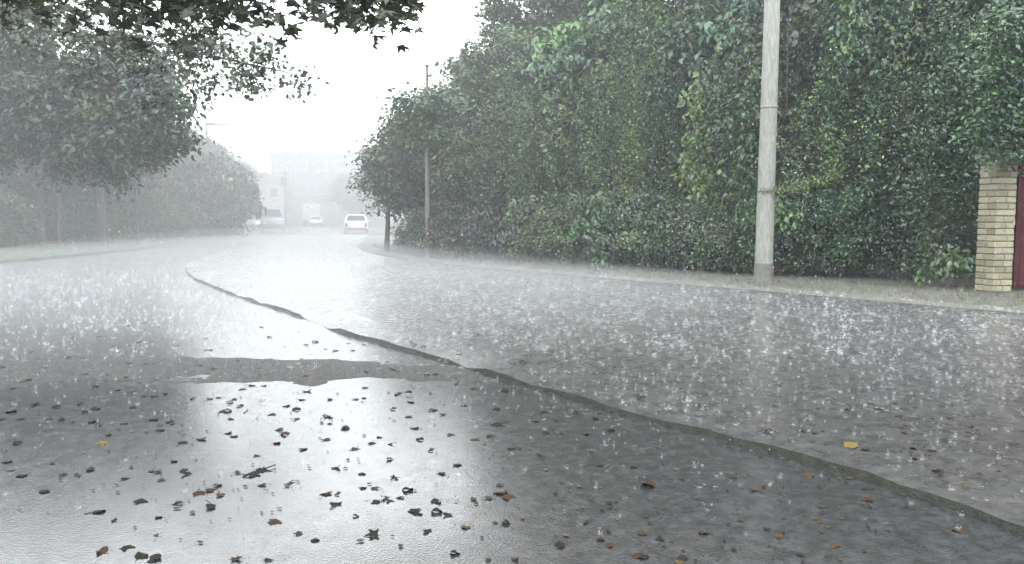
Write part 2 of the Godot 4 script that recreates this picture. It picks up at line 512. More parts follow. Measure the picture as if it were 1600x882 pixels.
func shrub(called: String, label: String, x: float, d: float, y0: float, r: Vector3, count: int, tints: Array, group: String, category := "shrub", scale := 0.75) -> Node3D:
	var t := thing(called, label, category, Vector3(x, y0, -d), 0.0, group)
	var st := starts()
	for k in 4:
		var yaw := TAU * k / 4.0 + rng.randf()
		var tip := Vector3(cos(yaw) * r.x * 0.5, r.y * 1.2, sin(yaw) * r.z * 0.5)
		tube(st, [Vector3(0, -0.1, 0), tip * 0.5 + Vector3(0, 0.1, 0), tip], [0.03, 0.022, 0.008], 5)
	part("stem", ends(st), M.bark, t)
	var out := []
	boughs(out, Vector3(0, r.y * 0.75, 0), r, count, 12, 0.3 if r.y < 1.2 else 0.5, tints, scale, 0.5)
	leafage(t, "foliage", ivy_clumps if scale < 1.0 else clumps, out, M.leaf)
	return t

# the shape of one maple leaf (no colour here): a five-lobed outline with a stalk, curled by "curl" and cupped by "cup"
func lobed_leaf(size: float, curl: float, cup: float, sd: int, lobes := 5, stalk := true, roll := 0.0) -> ArrayMesh:
	var r := RandomNumberGenerator.new()
	r.seed = sd
	var st := starts(true)
	var rim := []
	var n := lobes * 4 if lobes > 1 else 13
	for i in n:
		var heading := lerpf(-2.45, 2.45, i / float(n - 1))
		var along_lobe := fmod(i / float(n - 1) * lobes, 1.0)
		var radius := lerpf(0.42, 1.0, pow(1.0 - absf(along_lobe - 0.5) * 2.0, 1.1)) * (1.0 - 0.28 * absf(heading) / 2.45) * r.randf_range(0.85, 1.1)
		if lobes == 1:
			radius = (0.5 + 0.5 * pow(cos(heading * 0.5), 2.0)) * r.randf_range(0.72, 1.12)
		var p := Vector3(sin(heading) * radius, 0, -cos(heading) * radius) * size * 0.5
		var q := p.length() / size * 2.0
		p.y = size * (cup * q * q + curl * sin(p.x / size * 7.0) * q + r.randf_range(-0.04, 0.04) * q)
		if roll > 0.0:                     # dried leaves roll up across the midrib
			var bend := size * roll
			p.y += bend * (1.0 - cos(p.x / bend))
			p.x = bend * sin(p.x / bend)
		rim.append(p)
	for i in n - 1:
		tri(st, Vector3.ZERO, rim[i], rim[i + 1])
	tri(st, Vector3.ZERO, rim[n - 1], rim[0])
	if stalk:
		var s := Vector3(size * 0.08, size * 0.03, size * 0.55)
		var w := Vector3(size * 0.018, 0, 0)
		quad(st, Vector3.ZERO - w, Vector3.ZERO + w, s + w, s - w)
		quad(st, Vector3(0, -size * 0.015, 0), Vector3(0, size * 0.015, 0), s + Vector3(0, size * 0.015, 0), s - Vector3(0, size * 0.015, 0))
	return ends(st)

# ------------------------------------------------------------------ vehicles
func loft(st: SurfaceTool, sections: Array) -> void:
	# sections: arrays of Vector3 of one length, joined in turn and closed at both ends
	for i in sections.size() - 1:
		var a: Array = sections[i]
		var b: Array = sections[i + 1]
		for k in a.size():
			var n := (k + 1) % a.size()
			quad(st, a[k], a[n], b[n], b[k])
	for e in [0, sections.size() - 1]:
		var s: Array = sections[e]
		var c := Vector3.ZERO
		for p in s:
			c += p
		c /= s.size()
		for k in s.size():
			if e == 0:
				tri(st, c, s[(k + 1) % s.size()], s[k])
			else:
				tri(st, c, s[k], s[(k + 1) % s.size()])

func ring(z: float, half: float, low: float, high: float, r: float, top_half := -1.0) -> Array:
	var th := half if top_half < 0.0 else top_half
	return [Vector3(-half + r * 0.6, low, z), Vector3(-half, low + r, z), Vector3(-half, lerpf(low, high, 0.55), z), Vector3(-th, high - r, z), Vector3(-th + r, high, z),
		Vector3(th - r, high, z), Vector3(th, high - r, z), Vector3(half, lerpf(low, high, 0.55), z), Vector3(half, low + r, z), Vector3(half - r * 0.6, low, z)]

# nose towards +z
func car(label: String, x: float, d: float, turn: float, paint: Material, tall := 1.46, half := 0.88, length := 4.1, y := 0.02, boxy := false) -> Node3D:
	var t := thing("car", label, "car", Vector3(x, y, -d), turn, "vehicles at the far end of the road")
	var h := length * 0.5
	var belt := tall * 0.62
	var st := starts()
	if boxy:
		loft(st, [ring(-h, half * 0.94, 0.32, belt * 0.9, 0.08), ring(-h + 0.15, half, 0.24, belt, 0.1), ring(h - 0.75, half, 0.22, belt, 0.1), ring(h - 0.15, half * 0.97, 0.24, belt * 0.82, 0.12), ring(h, half * 0.88, 0.32, belt * 0.7, 0.1)])
	else:
		loft(st, [ring(-h, half * 0.92, 0.34, belt * 0.92, 0.08), ring(-h + 0.2, half, 0.24, belt, 0.1), ring(0, half, 0.2, belt, 0.1), ring(h - 1.1, half, 0.22, belt * 0.96, 0.1), ring(h - 0.25, half * 0.95, 0.24, belt * 0.8, 0.12), ring(h, half * 0.82, 0.34, belt * 0.66, 0.1)])
	part("body", ends(st), paint, t)
	var back := -h + (0.1 if boxy else 0.3)
	var front := h - (0.7 if boxy else 1.0)
	var th := half * 0.78
	var ct := starts()
	loft(ct, [ring(back, half * 0.93, belt - 0.05, belt + 0.04, 0.02), ring(back + (0.16 if boxy else 0.45), half * 0.93, belt - 0.05, tall - 0.03, 0.08, th), ring(front - (0.7 if boxy else 1.1), half * 0.93, belt - 0.05, tall, 0.08, th), ring(front, half * 0.93, belt - 0.05, belt + 0.04, 0.02)])
	part("cabin", ends(ct), paint, t)
	# windscreen, rear window, side windows: panes set just proud of the cabin
	var run := 0.7 if boxy else 1.1
	var rear_run := 0.16 if boxy else 0.45
	var pane := func(called: String, z0: float, z1: float, n: float) -> void:
		var ws := starts(true)
		var a := Vector3(half * 0.8, belt + 0.07, z0)
		var b := Vector3(th * 0.86, tall - 0.09, z1)
		var off := Vector3(0, 0.02, 0.03 * n)
		quad(ws, Vector3(-a.x, a.y, a.z) + off, Vector3(a.x, a.y, a.z) + off, Vector3(b.x, b.y, b.z) + off, Vector3(-b.x, b.y, b.z) + off)
		part(called, ends(ws), M.pane, t)
	pane.call("windscreen", front - 0.05, front - run + 0.1, 1.0)
	pane.call("rear_window", back + 0.04, back + rear_run - 0.06, -1.0)
	for s in [-1.0, 1.0]:
		for w in 2:
			var z0 := lerpf(back + rear_run, front - run * 0.75, w * 0.5 + 0.04)
			var z1 := lerpf(back + rear_run, front - run * 0.75, w * 0.5 + 0.47)
			var ws := starts(true)
			quad(ws, Vector3(s * (half * 0.93 + 0.012), belt + 0.07, z0), Vector3(s * (half * 0.93 + 0.012), belt + 0.07, z1), Vector3(s * (th + 0.02), tall - 0.12, lerpf(z0, z1, 0.9)), Vector3(s * (th + 0.02), tall - 0.12, lerpf(z0, z1, 0.1)))
			part("side_window", ends(ws), M.pane, t)
	var bump := box_mesh(Vector3(half * 1.9, 0.2, 0.16), 0.05)
	part("bumper", bump, M.car_dark, t, Vector3(0, 0.36, h - 0.02))
	part("bumper", bump, M.car_dark, t, Vector3(0, 0.36, -h + 0.02))
	for s in [-1.0, 1.0]:
		part("headlight", box_mesh(Vector3(0.34, 0.16, 0.1), 0.04), M.lens_white, t, Vector3(s * half * 0.66, belt * 0.62, h - 0.03))
		part("tail_light", box_mesh(Vector3(0.16, 0.3, 0.1), 0.03), M.lens_red, t, Vector3(s * half * 0.82, belt * 0.75, -h + 0.0))
		part("door_mirror", box_mesh(Vector3(0.18, 0.13, 0.1), 0.03), paint, t, Vector3(s * (half + 0.08), belt + 0.05, front - run * 0.4))
		for z in [-h + 0.75, h - 0.85]:
			var wt := starts()
			tube(wt, [Vector3(-0.1, 0, 0), Vector3(-0.09, 0, 0), Vector3(0.09, 0, 0), Vector3(0.1, 0, 0)], [0.01, 0.31, 0.31, 0.27], 18)
			var wheel := part("wheel", ends(wt), M.rubber, t, Vector3(s * (half - 0.06), 0.31, z))
			var rt := starts(true)
			tube(rt, [Vector3(0, 0, 0), Vector3(s * 0.115, 0, 0)], [0.19, 0.17], 12)
			part("rim", ends(rt), M.rim, wheel)
	part("number_plate", box_mesh(Vector3(0.5, 0.12, 0.03), 0.005), M.frame, t, Vector3(0, 0.5, -h - 0.01))
	return t

func box_truck(x: float, d: float, turn: float) -> void:
	var t := thing("box_truck", "white box truck seen from behind at the end of the street", "truck", Vector3(x, 0.02, -d), turn, "vehicles at the far end of the road")
	part("cargo_box", box_mesh(Vector3(2.3, 2.3, 4.2), 0.04), M.car_white, t, Vector3(0, 2.0, -0.6))
	part("cab", box_mesh(Vector3(2.0, 1.7, 1.5), 0.15), M.car_white, t, Vector3(0, 1.4, 2.3))
	part("windscreen", box_mesh(Vector3(1.7, 0.7, 0.04), 0.01), M.pane, t, Vector3(0, 1.8, 3.06))
	part("chassis", box_mesh(Vector3(1.7, 0.22, 5.2), 0.02), M.car_dark, t, Vector3(0, 0.68, 0))
	part("bumper", box_mesh(Vector3(2.2, 0.18, 0.12), 0.02), M.car_dark, t, Vector3(0, 0.5, -2.72))
	for s in [-1.0, 1.0]:
		part("door_panel", box_mesh(Vector3(1.1, 2.1, 0.03), 0.01), M.frame, t, Vector3(s * 0.565, 2.0, -2.72))
		part("tail_light", box_mesh(Vector3(0.2, 0.12, 0.06), 0.02), M.lens_red, t, Vector3(s * 0.9, 0.72, -2.64))
		for z in [-1.7, 2.1]:
			var wt := starts()
			tube(wt, [Vector3(-0.13, 0, 0), Vector3(-0.12, 0, 0), Vector3(0.12, 0, 0), Vector3(0.13, 0, 0)], [0.01, 0.4, 0.4, 0.3], 18)
			part("wheel", ends(wt), M.rubber, t, Vector3(s * 0.9, 0.4, z))

func building(called: String, label: String, x: float, d: float, turn: float, size: Vector3, wall: Material, floors: int, columns: int, pitched: bool) -> void:
	var t := thing(called, label, "building", Vector3(x, -0.05, -d), turn)
	part("wall", box_mesh(size, 0.03), wall, t, Vector3(0, size.y * 0.5, 0))
	if pitched:
		var st := starts(true)
		var h := size * 0.5
		var rise := size.x * 0.35
		var e := 0.4
		var a := Vector3(-h.x - e, size.y - 0.1, h.z + e)
		var b := Vector3(h.x + e, size.y - 0.1, h.z + e)
		var c := Vector3(0, size.y + rise, h.z + e)
		var back := Vector3(0, 0, -size.z - 2 * e)
		tri(st, a, c, b)
		tri(st, a + back, b + back, c + back)
		quad(st, a, a + back, c + back, c)
		quad(st, b, c, c + back, b + back)
		part("roof", ends(st), M.roof, t)
	else:
		part("roof", box_mesh(Vector3(size.x + 1.6, 0.5, size.z + 1.6), 0.05), wall, t, Vector3(0, size.y + 0.25, 0))
		part("parapet", box_mesh(Vector3(size.x * 0.6, 0.9, size.z * 0.5), 0.05), wall, t, Vector3(size.x * 0.1, size.y + 0.95, 0))
	var fh := size.y / floors
	for f in floors:
		for k in columns:
			var at := Vector3(lerpf(-0.5, 0.5, (k + 0.5) / columns) * size.x, fh * (f + 0.55), size.z * 0.5)
			var w := part("window", box_mesh(Vector3(size.x / columns * 0.55, fh * 0.5, 0.08), 0.01), M.frame, t, at + Vector3(0, 0, 0.03))
			part("pane", box_mesh(Vector3(size.x / columns * 0.47, fh * 0.42, 0.03), 0.005), M.pane, w, Vector3(0, 0, 0.04))
			part("sill", box_mesh(Vector3(size.x / columns * 0.62, 0.1, 0.2), 0.01), M.frame, w, Vector3(0, -fh * 0.27, 0.05))

# ------------------------------------------------------------------ the right-hand pillar and gate
func brick_pillar(label: String, x: float, d: float, turn: float) -> void:
	var t := thing("gate_pillar", label, "pillar", Vector3(x, 0.07, -d), turn, "pillars of the gateway")
	var side := 0.36
	var tall := 2.26
	part("core", box_mesh(Vector3(side - 0.03, tall, side - 0.03), 0.003), M.mortar, t, Vector3(0, tall * 0.5 - 0.1, 0))
	var shapes := []
	for i in 6:
		var long: float = [0.17, 0.19, 0.21, 0.36, 0.15, 0.22][i]
		shapes.append(box_mesh(Vector3(long - 0.008, 0.088, 0.1), 0.009))
	var course := 0
	var y := 0.0
	while y < tall - 0.22:
		for f in 4:
			var yaw := PI * 0.5 * f
			var row: Array = [[1, 0], [4, 5], [3], [5, 4], [0, 1]][(course + f * 2) % 5]
			var u := -side * 0.5
			for k in row:
				var long: float = [0.17, 0.19, 0.21, 0.36, 0.15, 0.22][k]
				long = minf(long, side * 0.5 - u)
				var b := part("brick", shapes[k], M.brick[rng.randi() % 5], t)
				var local := Vector3(u + long * 0.5 + (0.006 if f % 2 else 0.0), y + 0.052, side * 0.5 - 0.045 + rng.randf_range(-0.004, 0.006))
				b.transform = Transform3D(Basis(Vector3.UP, yaw + rng.randfn() * 0.008), Basis(Vector3.UP, yaw) * local)
				u += long
		y += 0.1
		course += 1
	part("cap", box_mesh(Vector3(side + 0.14, 0.09, side + 0.14), 0.02), M.concrete, t, Vector3(0, tall - 0.12, 0))

func gate() -> void:
	var t := thing("metal_gate", "dark red sheet metal gate hung beside the brick pillar", "gate", Vector3(8.1, 0.1, -12.9), -0.12)
	for s in [0.04, 2.76]:
		part("stile", box_mesh(Vector3(0.07, 2.0, 0.05), 0.008), M.gate, t, Vector3(s, 1.0, 0))
	for y in [0.06, 1.0, 1.95]:
		part("rail", box_mesh(Vector3(2.64, 0.07, 0.046), 0.008), M.gate, t, Vector3(1.4, y, 0))
	for k in 14:
		part("panel", box_mesh(Vector3(0.18, 1.84, 0.02), 0.006), M.gate, t, Vector3(0.17 + k * 0.189, 1.0, 0.0))
	part("handle", box_mesh(Vector3(0.03, 0.22, 0.06), 0.01), M.steel, t, Vector3(2.6, 1.05, 0.05))
	var c := thing("gate_canopy", "pale tiled canopy over the red gate", "canopy", Vector3(9.95, 2.2, -13.4), -0.12)
	part("beam", box_mesh(Vector3(3.9, 0.22, 0.24), 0.02), M.concrete, c, Vector3(0, 0.2, 0))
	part("soffit", box_mesh(Vector3(3.9, 0.05, 1.3), 0.01), M.white_wall, c, Vector3(0, 0.47, 0))
	var tile := box_mesh(Vector3(0.22, 0.035, 0.72), 0.01)
	for k in 18:
		for s in [-1.0, 1.0]:
			var p := part("tile", tile, M.brick[(k * 3) % 5], c)
			p.transform = Transform3D(Basis(Vector3.RIGHT, s * 0.45), Vector3(-1.87 + k * 0.22, 0.66 + (k % 2) * 0.006, s * 0.31))

# ------------------------------------------------------------------ poles
func poles() -> void:
	var t := thing("utility_pole", "tall pale concrete pole with a brown stained foot on the verge", "pole", Vector3(4.48, 0.07, -14.2))
	var st := starts()
	tube(st, [Vector3(0, -0.2, 0), Vector3(0, 0.4, 0), Vector3(0.02, 3.1, 0), Vector3(0.05, 8.6, 0)], [0.158, 0.156, 0.142, 0.115], 20)
	part("shaft", ends(st), M.pole, t)
	var ft := starts()
	tube(ft, [Vector3(0, -0.1, 0), Vector3(0, 0.34, 0), Vector3(0, 0.37, 0)], [0.168, 0.166, 0.156], 20, false)
	part("foot", ends(ft), M.pole_foot, t)
	for y in [3.1]:
		var bt := starts()
		tube(bt, [Vector3(0.02, y - 0.02, 0), Vector3(0.02, y - 0.018, 0), Vector3(0.02, y + 0.018, 0), Vector3(0.02, y + 0.02, 0)], [0.14, 0.15, 0.15, 0.14], 20, false)
		part("band", ends(bt), M.concrete, t)
	var v := thing("creeper_sprig", "yellow-green creeper shoot reaching from the hedge to wrap the concrete pole", "creeper", Vector3(4.48, 1.70, -14.15))
	var vt := starts()
	tube(vt, [Vector3(-0.17, 0.0, 0.1), Vector3(0.2, 0.02, 0.15), Vector3(0.7, 0.14, -0.2), Vector3(1.4, 0.36, -0.6), Vector3(1.65, 0.9, -0.9)], [0.008, 0.01, 0.012, 0.014, 0.016], 5)
	part("stem", ends(vt), M.bark, v)
	var out := []
	for i in 70:
		var k := rng.randf()
		var p := Vector3(lerpf(-0.15, 1.45, k), 0.02 + 0.36 * k * k + rng.randfn() * 0.05, lerpf(0.17, -0.6, k) + rng.randfn() * 0.08)
		out.append([Transform3D(Basis.from_euler(Vector3(rng.randfn() * 0.3, rng.randf() * TAU, rng.randfn() * 0.3)).scaled(Vector3.ONE * 0.42), p), tint("yellow", 0.15)])
	for i in 34:
		out.append([Transform3D(Basis.from_euler(Vector3(rng.randfn() * 0.3, rng.randf() * TAU, 0)).scaled(Vector3.ONE * 0.5), Vector3(1.55 + rng.randfn() * 0.16, 0.35 + rng.randf() * 0.95, -0.8 + rng.randfn() * 0.1)), tint("bright", 0.15)])
	leafage(v, "foliage", ivy_clumps, out, M.leaf)

	var m := thing("lamp_post", "slim grey post with a dark foot in front of the trees", "pole", Vector3(-2.42, 0.1, -23.0))
	var mt := starts()
	tube(mt, [Vector3(0, -0.2, 0), Vector3(0, 0.5, 0), Vector3(0, 3.2, 0), Vector3(0.02, 5.4, 0)], [0.08, 0.075, 0.06, 0.038], 14)
	part("shaft", ends(mt), M.post, m)
	var mf := starts()
	tube(mf, [Vector3(0, -0.1, 0), Vector3(0, 0.45, 0), Vector3(0, 0.48, 0)], [0.11, 0.1, 0.085], 14, false)
	part("foot", ends(mf), M.dark_steel, m)
	part("cap", box_mesh(Vector3(0.12, 0.06, 0.12), 0.02), M.dark_steel, m, Vector3(0.02, 5.42, 0))

	var s := thing("street_lamp", "street lamp with a long straight arm rising behind the misty tree", "street lamp", Vector3(-23.4, 0.0, -62.0))
	var sp := starts()
	tube(sp, [Vector3(0, -0.2, 0), Vector3(0, 4, 0), Vector3(0, 8.35, 0)], [0.12, 0.1, 0.07], 12)
	part("shaft", ends(sp), M.dark_steel, s)
	var sa := starts()
	tube(sa, [Vector3(-0.1, 8.35, 0), Vector3(2.5, 8.3, 0)], [0.075, 0.055], 10)
	part("arm", ends(sa), M.dark_steel, s)
	part("lamp_head", box_mesh(Vector3(0.7, 0.16, 0.28), 0.05), M.dark_steel, s, Vector3(0.25, 8.4, 0))

	var f := thing("utility_pole", "distant pole with a crossarm beside the pink house", "pole", Vector3(-28.2, 0.0, -100.0))
	var fp := starts()
	tube(fp, [Vector3(0, -0.2, 0), Vector3(0, 7.2, 0)], [0.16, 0.12], 10)
	part("shaft", ends(fp), M.dark_steel, f)
	part("crossarm", box_mesh(Vector3(1.3, 0.14, 0.12), 0.02), M.dark_steel, f, Vector3(0, 6.7, 0.15))
	part("transformer", box_mesh(Vector3(0.7, 1.1, 0.6), 0.08), M.dark_steel, f, Vector3(0, 5.7, 0.4))

# ------------------------------------------------------------------ the scene
func _ready() -> void:
	rng.seed = 20240611
	# camera
	var cam := Camera3D.new()
	cam.name = "camera"
	cam.position = Vector3(0, 1.25, 0)
	cam.rotation_degrees = Vector3(-4.62, 0, 0)
	cam.fov = 38.87
	cam.near = 0.05
	cam.far = 1200.0
	add_child(cam)
	cam.current = true
	# sky and air
	var sky_mat := ProceduralSkyMaterial.new()
	sky_mat.sky_top_color = lin(0.86, 0.90, 0.92)
	sky_mat.sky_horizon_color = lin(0.93, 0.97, 0.98)
	sky_mat.sky_curve = 0.2
	sky_mat.ground_bottom_color = lin(0.2, 0.2, 0.2)
	sky_mat.ground_horizon_color = lin(0.5, 0.52, 0.53)
	sky_mat.sun_angle_max = 1.0
	var sky := Sky.new()
	sky.sky_material = sky_mat
	var env := Environment.new()
	env.background_mode = Environment.BG_SKY
	env.sky = sky
	env.tonemap_mode = Environment.TONE_MAPPER_LINEAR
	env.tonemap_exposure = 6.7
	env.fog_enabled = true
	env.fog_density = 0.0013
	env.fog_light_color = Color(0.94, 0.97, 1.0)
	env.volumetric_fog_enabled = true
	env.volumetric_fog_density = 0.0
	env.sdfgi_enabled = true
	env.ssao_enabled = true
	env.ssil_enabled = true
	var around := WorldEnvironment.new()
	around.name = "environment"
	around.environment = env
	add_child(around)
	# a thickly clouded sun, high and ahead
	var sun := DirectionalLight3D.new()
	sun.name = "sun"
	sun.light_energy = 0.15
	sun.light_angular_distance = 40.0
	sun.light_color = Color(1.0, 0.98, 0.95)
	sun.shadow_enabled = true
	sun.rotation_degrees = Vector3(-60, 165, 0)
	add_child(sun)

	make_materials()
	for k in 3:
		clumps.append(clump_mesh([20, 15, 11][k], 0.30, [0.105, 0.13, 0.165][k], [0.1, 0.3, 0.5][k], 100 + k))
		ivy_clumps.append(clump_mesh([16, 12, 9][k], 0.22, [0.09, 0.115, 0.15][k], [0.3, 0.45, 0.65][k], 200 + k))
	build_ground()
	build_mist()
	poles()
	brick_pillar("cream thin-brick gate pillar with ivy over its top", 7.70, 12.75, 0.24)
	brick_pillar("cream brick gate pillar at the far side of the red gate", 11.4, 13.4, 0.24)
	gate()
	build_right_side()
	build_left_side()
	build_far_end()
	build_overhang()
	build_litter()
	build_scraps()
	build_rain()

func build_ground() -> void:
	var right := curve(RIGHT_EDGE)
	var left := curve(LEFT_EDGE)
	var seam := curve(SEAM, 0.3)
	var st := starts(true)
	quad(st, Vector3(-320, -0.06, -420), Vector3(320, -0.06, -420), Vector3(320, -0.06, 60), Vector3(-320, -0.06, 60))
	setting("ground", ends(st), M.earth)
	# the older carriageway: everything between the two edges, and the forecourt that the camera stands on
	var outline := PackedVector2Array()
	for p in left:
		outline.append(p)
	for i in range(right.size() - 1, -1, -1):
		outline.append(right[i])
	setting("road", sheet(outline, 0.0), M.asphalt)
	# the resurfaced lane: a second layer of asphalt whose broken edge shows as a dark step
	var noise := FastNoiseLite.new()
	noise.seed = 9
	noise.frequency = 0.55
	var rim := []
	var inner := PackedVector2Array()
	for i in seam.size():
		var a := seam[maxi(i - 1, 0)]
		var b := seam[mini(i + 1, seam.size() - 1)]
		var t := (b - a).normalized()
		var n := Vector2(t.y, -t.x)          # towards the lane
		var p := seam[i]
		var k := 0.5 + 0.5 * noise.get_noise_2d(p.x * 2.0, p.y * 2.0)
		var h := LANE_Y * clampf(0.68 + 0.8 * (k - 0.5) + 0.3 * noise.get_noise_2d(p.x * 9.0, p.y * 9.0), 0.3, 1.2)
		for gap in [[9.35, 0.75], [6.55, 0.22], [19.8, 0.7]]:
			h *= smoothstep(gap[1] * 0.5, gap[1], absf(p.y - gap[0])) * 0.93 + 0.07
		p += n * (noise.get_noise_2d(p.x * 7.0, p.y * 7.0) * 0.05)
		rim.append([p, h, n])
		inner.append(seam[i] + n * 0.55)
	var lt := starts()
	var face := starts()
	for i in rim.size() - 1:
		var p0: Vector2 = rim[i][0]
		var p1: Vector2 = rim[i + 1][0]
		var h0: float = rim[i][1]
		var h1: float = rim[i + 1][1]
		var a := Vector3(p0.x, h0, -p0.y)
		var b := Vector3(p1.x, h1, -p1.y)
		var c := Vector3(inner[i + 1].x, LANE_Y, -inner[i + 1].y)
		var d := Vector3(inner[i].x, LANE_Y, -inner[i].y)
		quad(lt, a, b, c, d)
		var n0: Vector2 = rim[i][2] * (0.008 + h0 * 0.12)
		var n1: Vector2 = rim[i + 1][2] * (0.008 + h1 * 0.12)
		quad(face, Vector3(p0.x - n0.x, -0.01, -(p0.y - n0.y)), Vector3(p1.x - n1.x, -0.01, -(p1.y - n1.y)), b, a)
	setting("road_edge_strip", ends(lt), M.lane)
	setting("road_step", ends(face), M.lip)
	var lane := PackedVector2Array()
	for p in inner:
		lane.append(p)
	for i in range(right.size() - 1, -1, -1):
		lane.append(right[i])
	setting("road_lane", sheet(lane, LANE_Y), M.lane)
	# a worn strip of coarser, drier patching across the old surface: it dips under the film of water at its ragged rims
	var strip := starts()
	var fine := FastNoiseLite.new()
	fine.seed = 14
	fine.frequency = 1.0
	fine.fractal_octaves = 4
	var cell := Vector2(0.05, 0.03)
	var high := func(x: float, d: float) -> float:
		var far_rim := 7.02 - 0.38 * smoothstep(-2.2, -0.4, x) - 0.1 * smoothstep(-3.0, -6.0, x)
		var near_rim := 6.15 + 0.1 * smoothstep(-2.2, -0.4, x)
		var inside := minf((far_rim - d) / 0.14, (d - near_rim) / 0.55)
		inside = minf(inside, (edge_x(seam, d) - 0.1 - x) / 0.1) - 1.1 * smoothstep(-2.8, -7.0, x)
		return 0.004 * clampf(inside + 0.25 + 0.95 * fine.get_noise_2d(x * 1.6, d * 2.6), -1.0, 1.0)
	for i in 170:
		for j in 60:
			var x := -8.6 + i * cell.x
			var d := 5.55 + j * cell.y
			var h := [high.call(x, d), high.call(x + cell.x, d), high.call(x + cell.x, d + cell.y), high.call(x, d + cell.y)]
			if maxf(maxf(h[0], h[1]), maxf(h[2], h[3])) <= 0.0:
				continue
			quad(strip, Vector3(x, h[0], -d), Vector3(x, h[3], -d - cell.y), Vector3(x + cell.x, h[2], -d - cell.y), Vector3(x + cell.x, h[1], -d))
	setting("road_patch", ends(strip), M.patch)
	# verges, raised a little behind a kerb
	var verge := PackedVector2Array()
	for p in right:
		verge.append(p)
	verge.append_array([Vector2(60, 150), Vector2(90, 60), Vector2(60, -9)])
	setting("verge", sheet(verge, 0.075), M.earth)
	var kt := starts(true)
	for i in right.size() - 1:
		var a := right[i]
		var b := right[i + 1]
		var t := (b - a).normalized()
		var n := Vector2(t.y, -t.x) * 0.14
		quad(kt, Vector3(a.x, 0.0, -a.y), Vector3(b.x, 0.0, -b.y), Vector3(b.x + n.x * 0.1, 0.079, -(b.y + n.y * 0.1)), Vector3(a.x + n.x * 0.1, 0.079, -(a.y + n.y * 0.1)))
		quad(kt, Vector3(a.x + n.x * 0.1, 0.079, -(a.y + n.y * 0.1)), Vector3(b.x + n.x * 0.1, 0.079, -(b.y + n.y * 0.1)), Vector3(b.x + n.x, 0.081, -(b.y + n.y)), Vector3(a.x + n.x, 0.081, -(a.y + n.y)))
	setting("kerb", ends(kt), M.earth)
	var lawn := PackedVector2Array()
	for p in left:
		lawn.append(p)
	lawn.append_array([Vector2(-110, 150), Vector2(-110, -9)])
	setting("lawn", sheet(lawn, 0.07), M.lawn)

func build_mist() -> void:
	# the curtain of rain that thickens down the street, and spray over the open road
	var banks := [
		["rain_mist", "white curtain of rain closing the far end of the street", RenderingServer.FOG_VOLUME_SHAPE_BOX, Vector3(-30.0, 5.5, -93.0), Vector3(170.0, 17.0, 156.0), 0.0, 0.0125, 0.59],
		["rain_mist", "thicker white rain beyond the misty trees", RenderingServer.FOG_VOLUME_SHAPE_BOX, Vector3(-30.0, 5.4, -107.0), Vector3(168.0, 16.6, 126.0), 0.0, 0.003, 0.59],
		["rain_mist", "rain drifting in front of the left-hand trees", RenderingServer.FOG_VOLUME_SHAPE_BOX, Vector3(-42.0, 5.3, -34.0), Vector3(70.0, 16.4, 48.0), 0.0, 0.008, 0.74],
		["spray_mist", "low white spray hanging over the flooded road", RenderingServer.FOG_VOLUME_SHAPE_ELLIPSOID, Vector3(-7.6, 0.0, -28.0), Vector3(23.0, 0.9, 46.0), 0.27, 0.05, 0.93],
		["spray_mist", "low spray over the resurfaced lane", RenderingServer.FOG_VOLUME_SHAPE_ELLIPSOID, Vector3(1.5, 0.0, -12.5), Vector3(9.0, 0.7, 22.0), 0.55, 0.02, 0.9],
		["spray_mist", "thin white spray above the flooded road", RenderingServer.FOG_VOLUME_SHAPE_ELLIPSOID, Vector3(-9.4, 0.0, -37.0), Vector3(22.0, 1.6, 60.0), 0.27, 0.014, 0.93],
	]
	for b in banks:
		var f := FogVolume.new()
		f.name = numbered(b[0])
		f.shape = b[2]
		f.position = b[3]
		f.size = b[4]
		f.rotation.y = b[5]
		var m := FogMaterial.new()
		m.density = b[6]
		m.albedo = lin(b[7] * 0.96, b[7] * 0.985, b[7])
		f.material = m
		f.set_meta("kind", "stuff")
		tag(f, b[1], "mist")
		add_child(f)

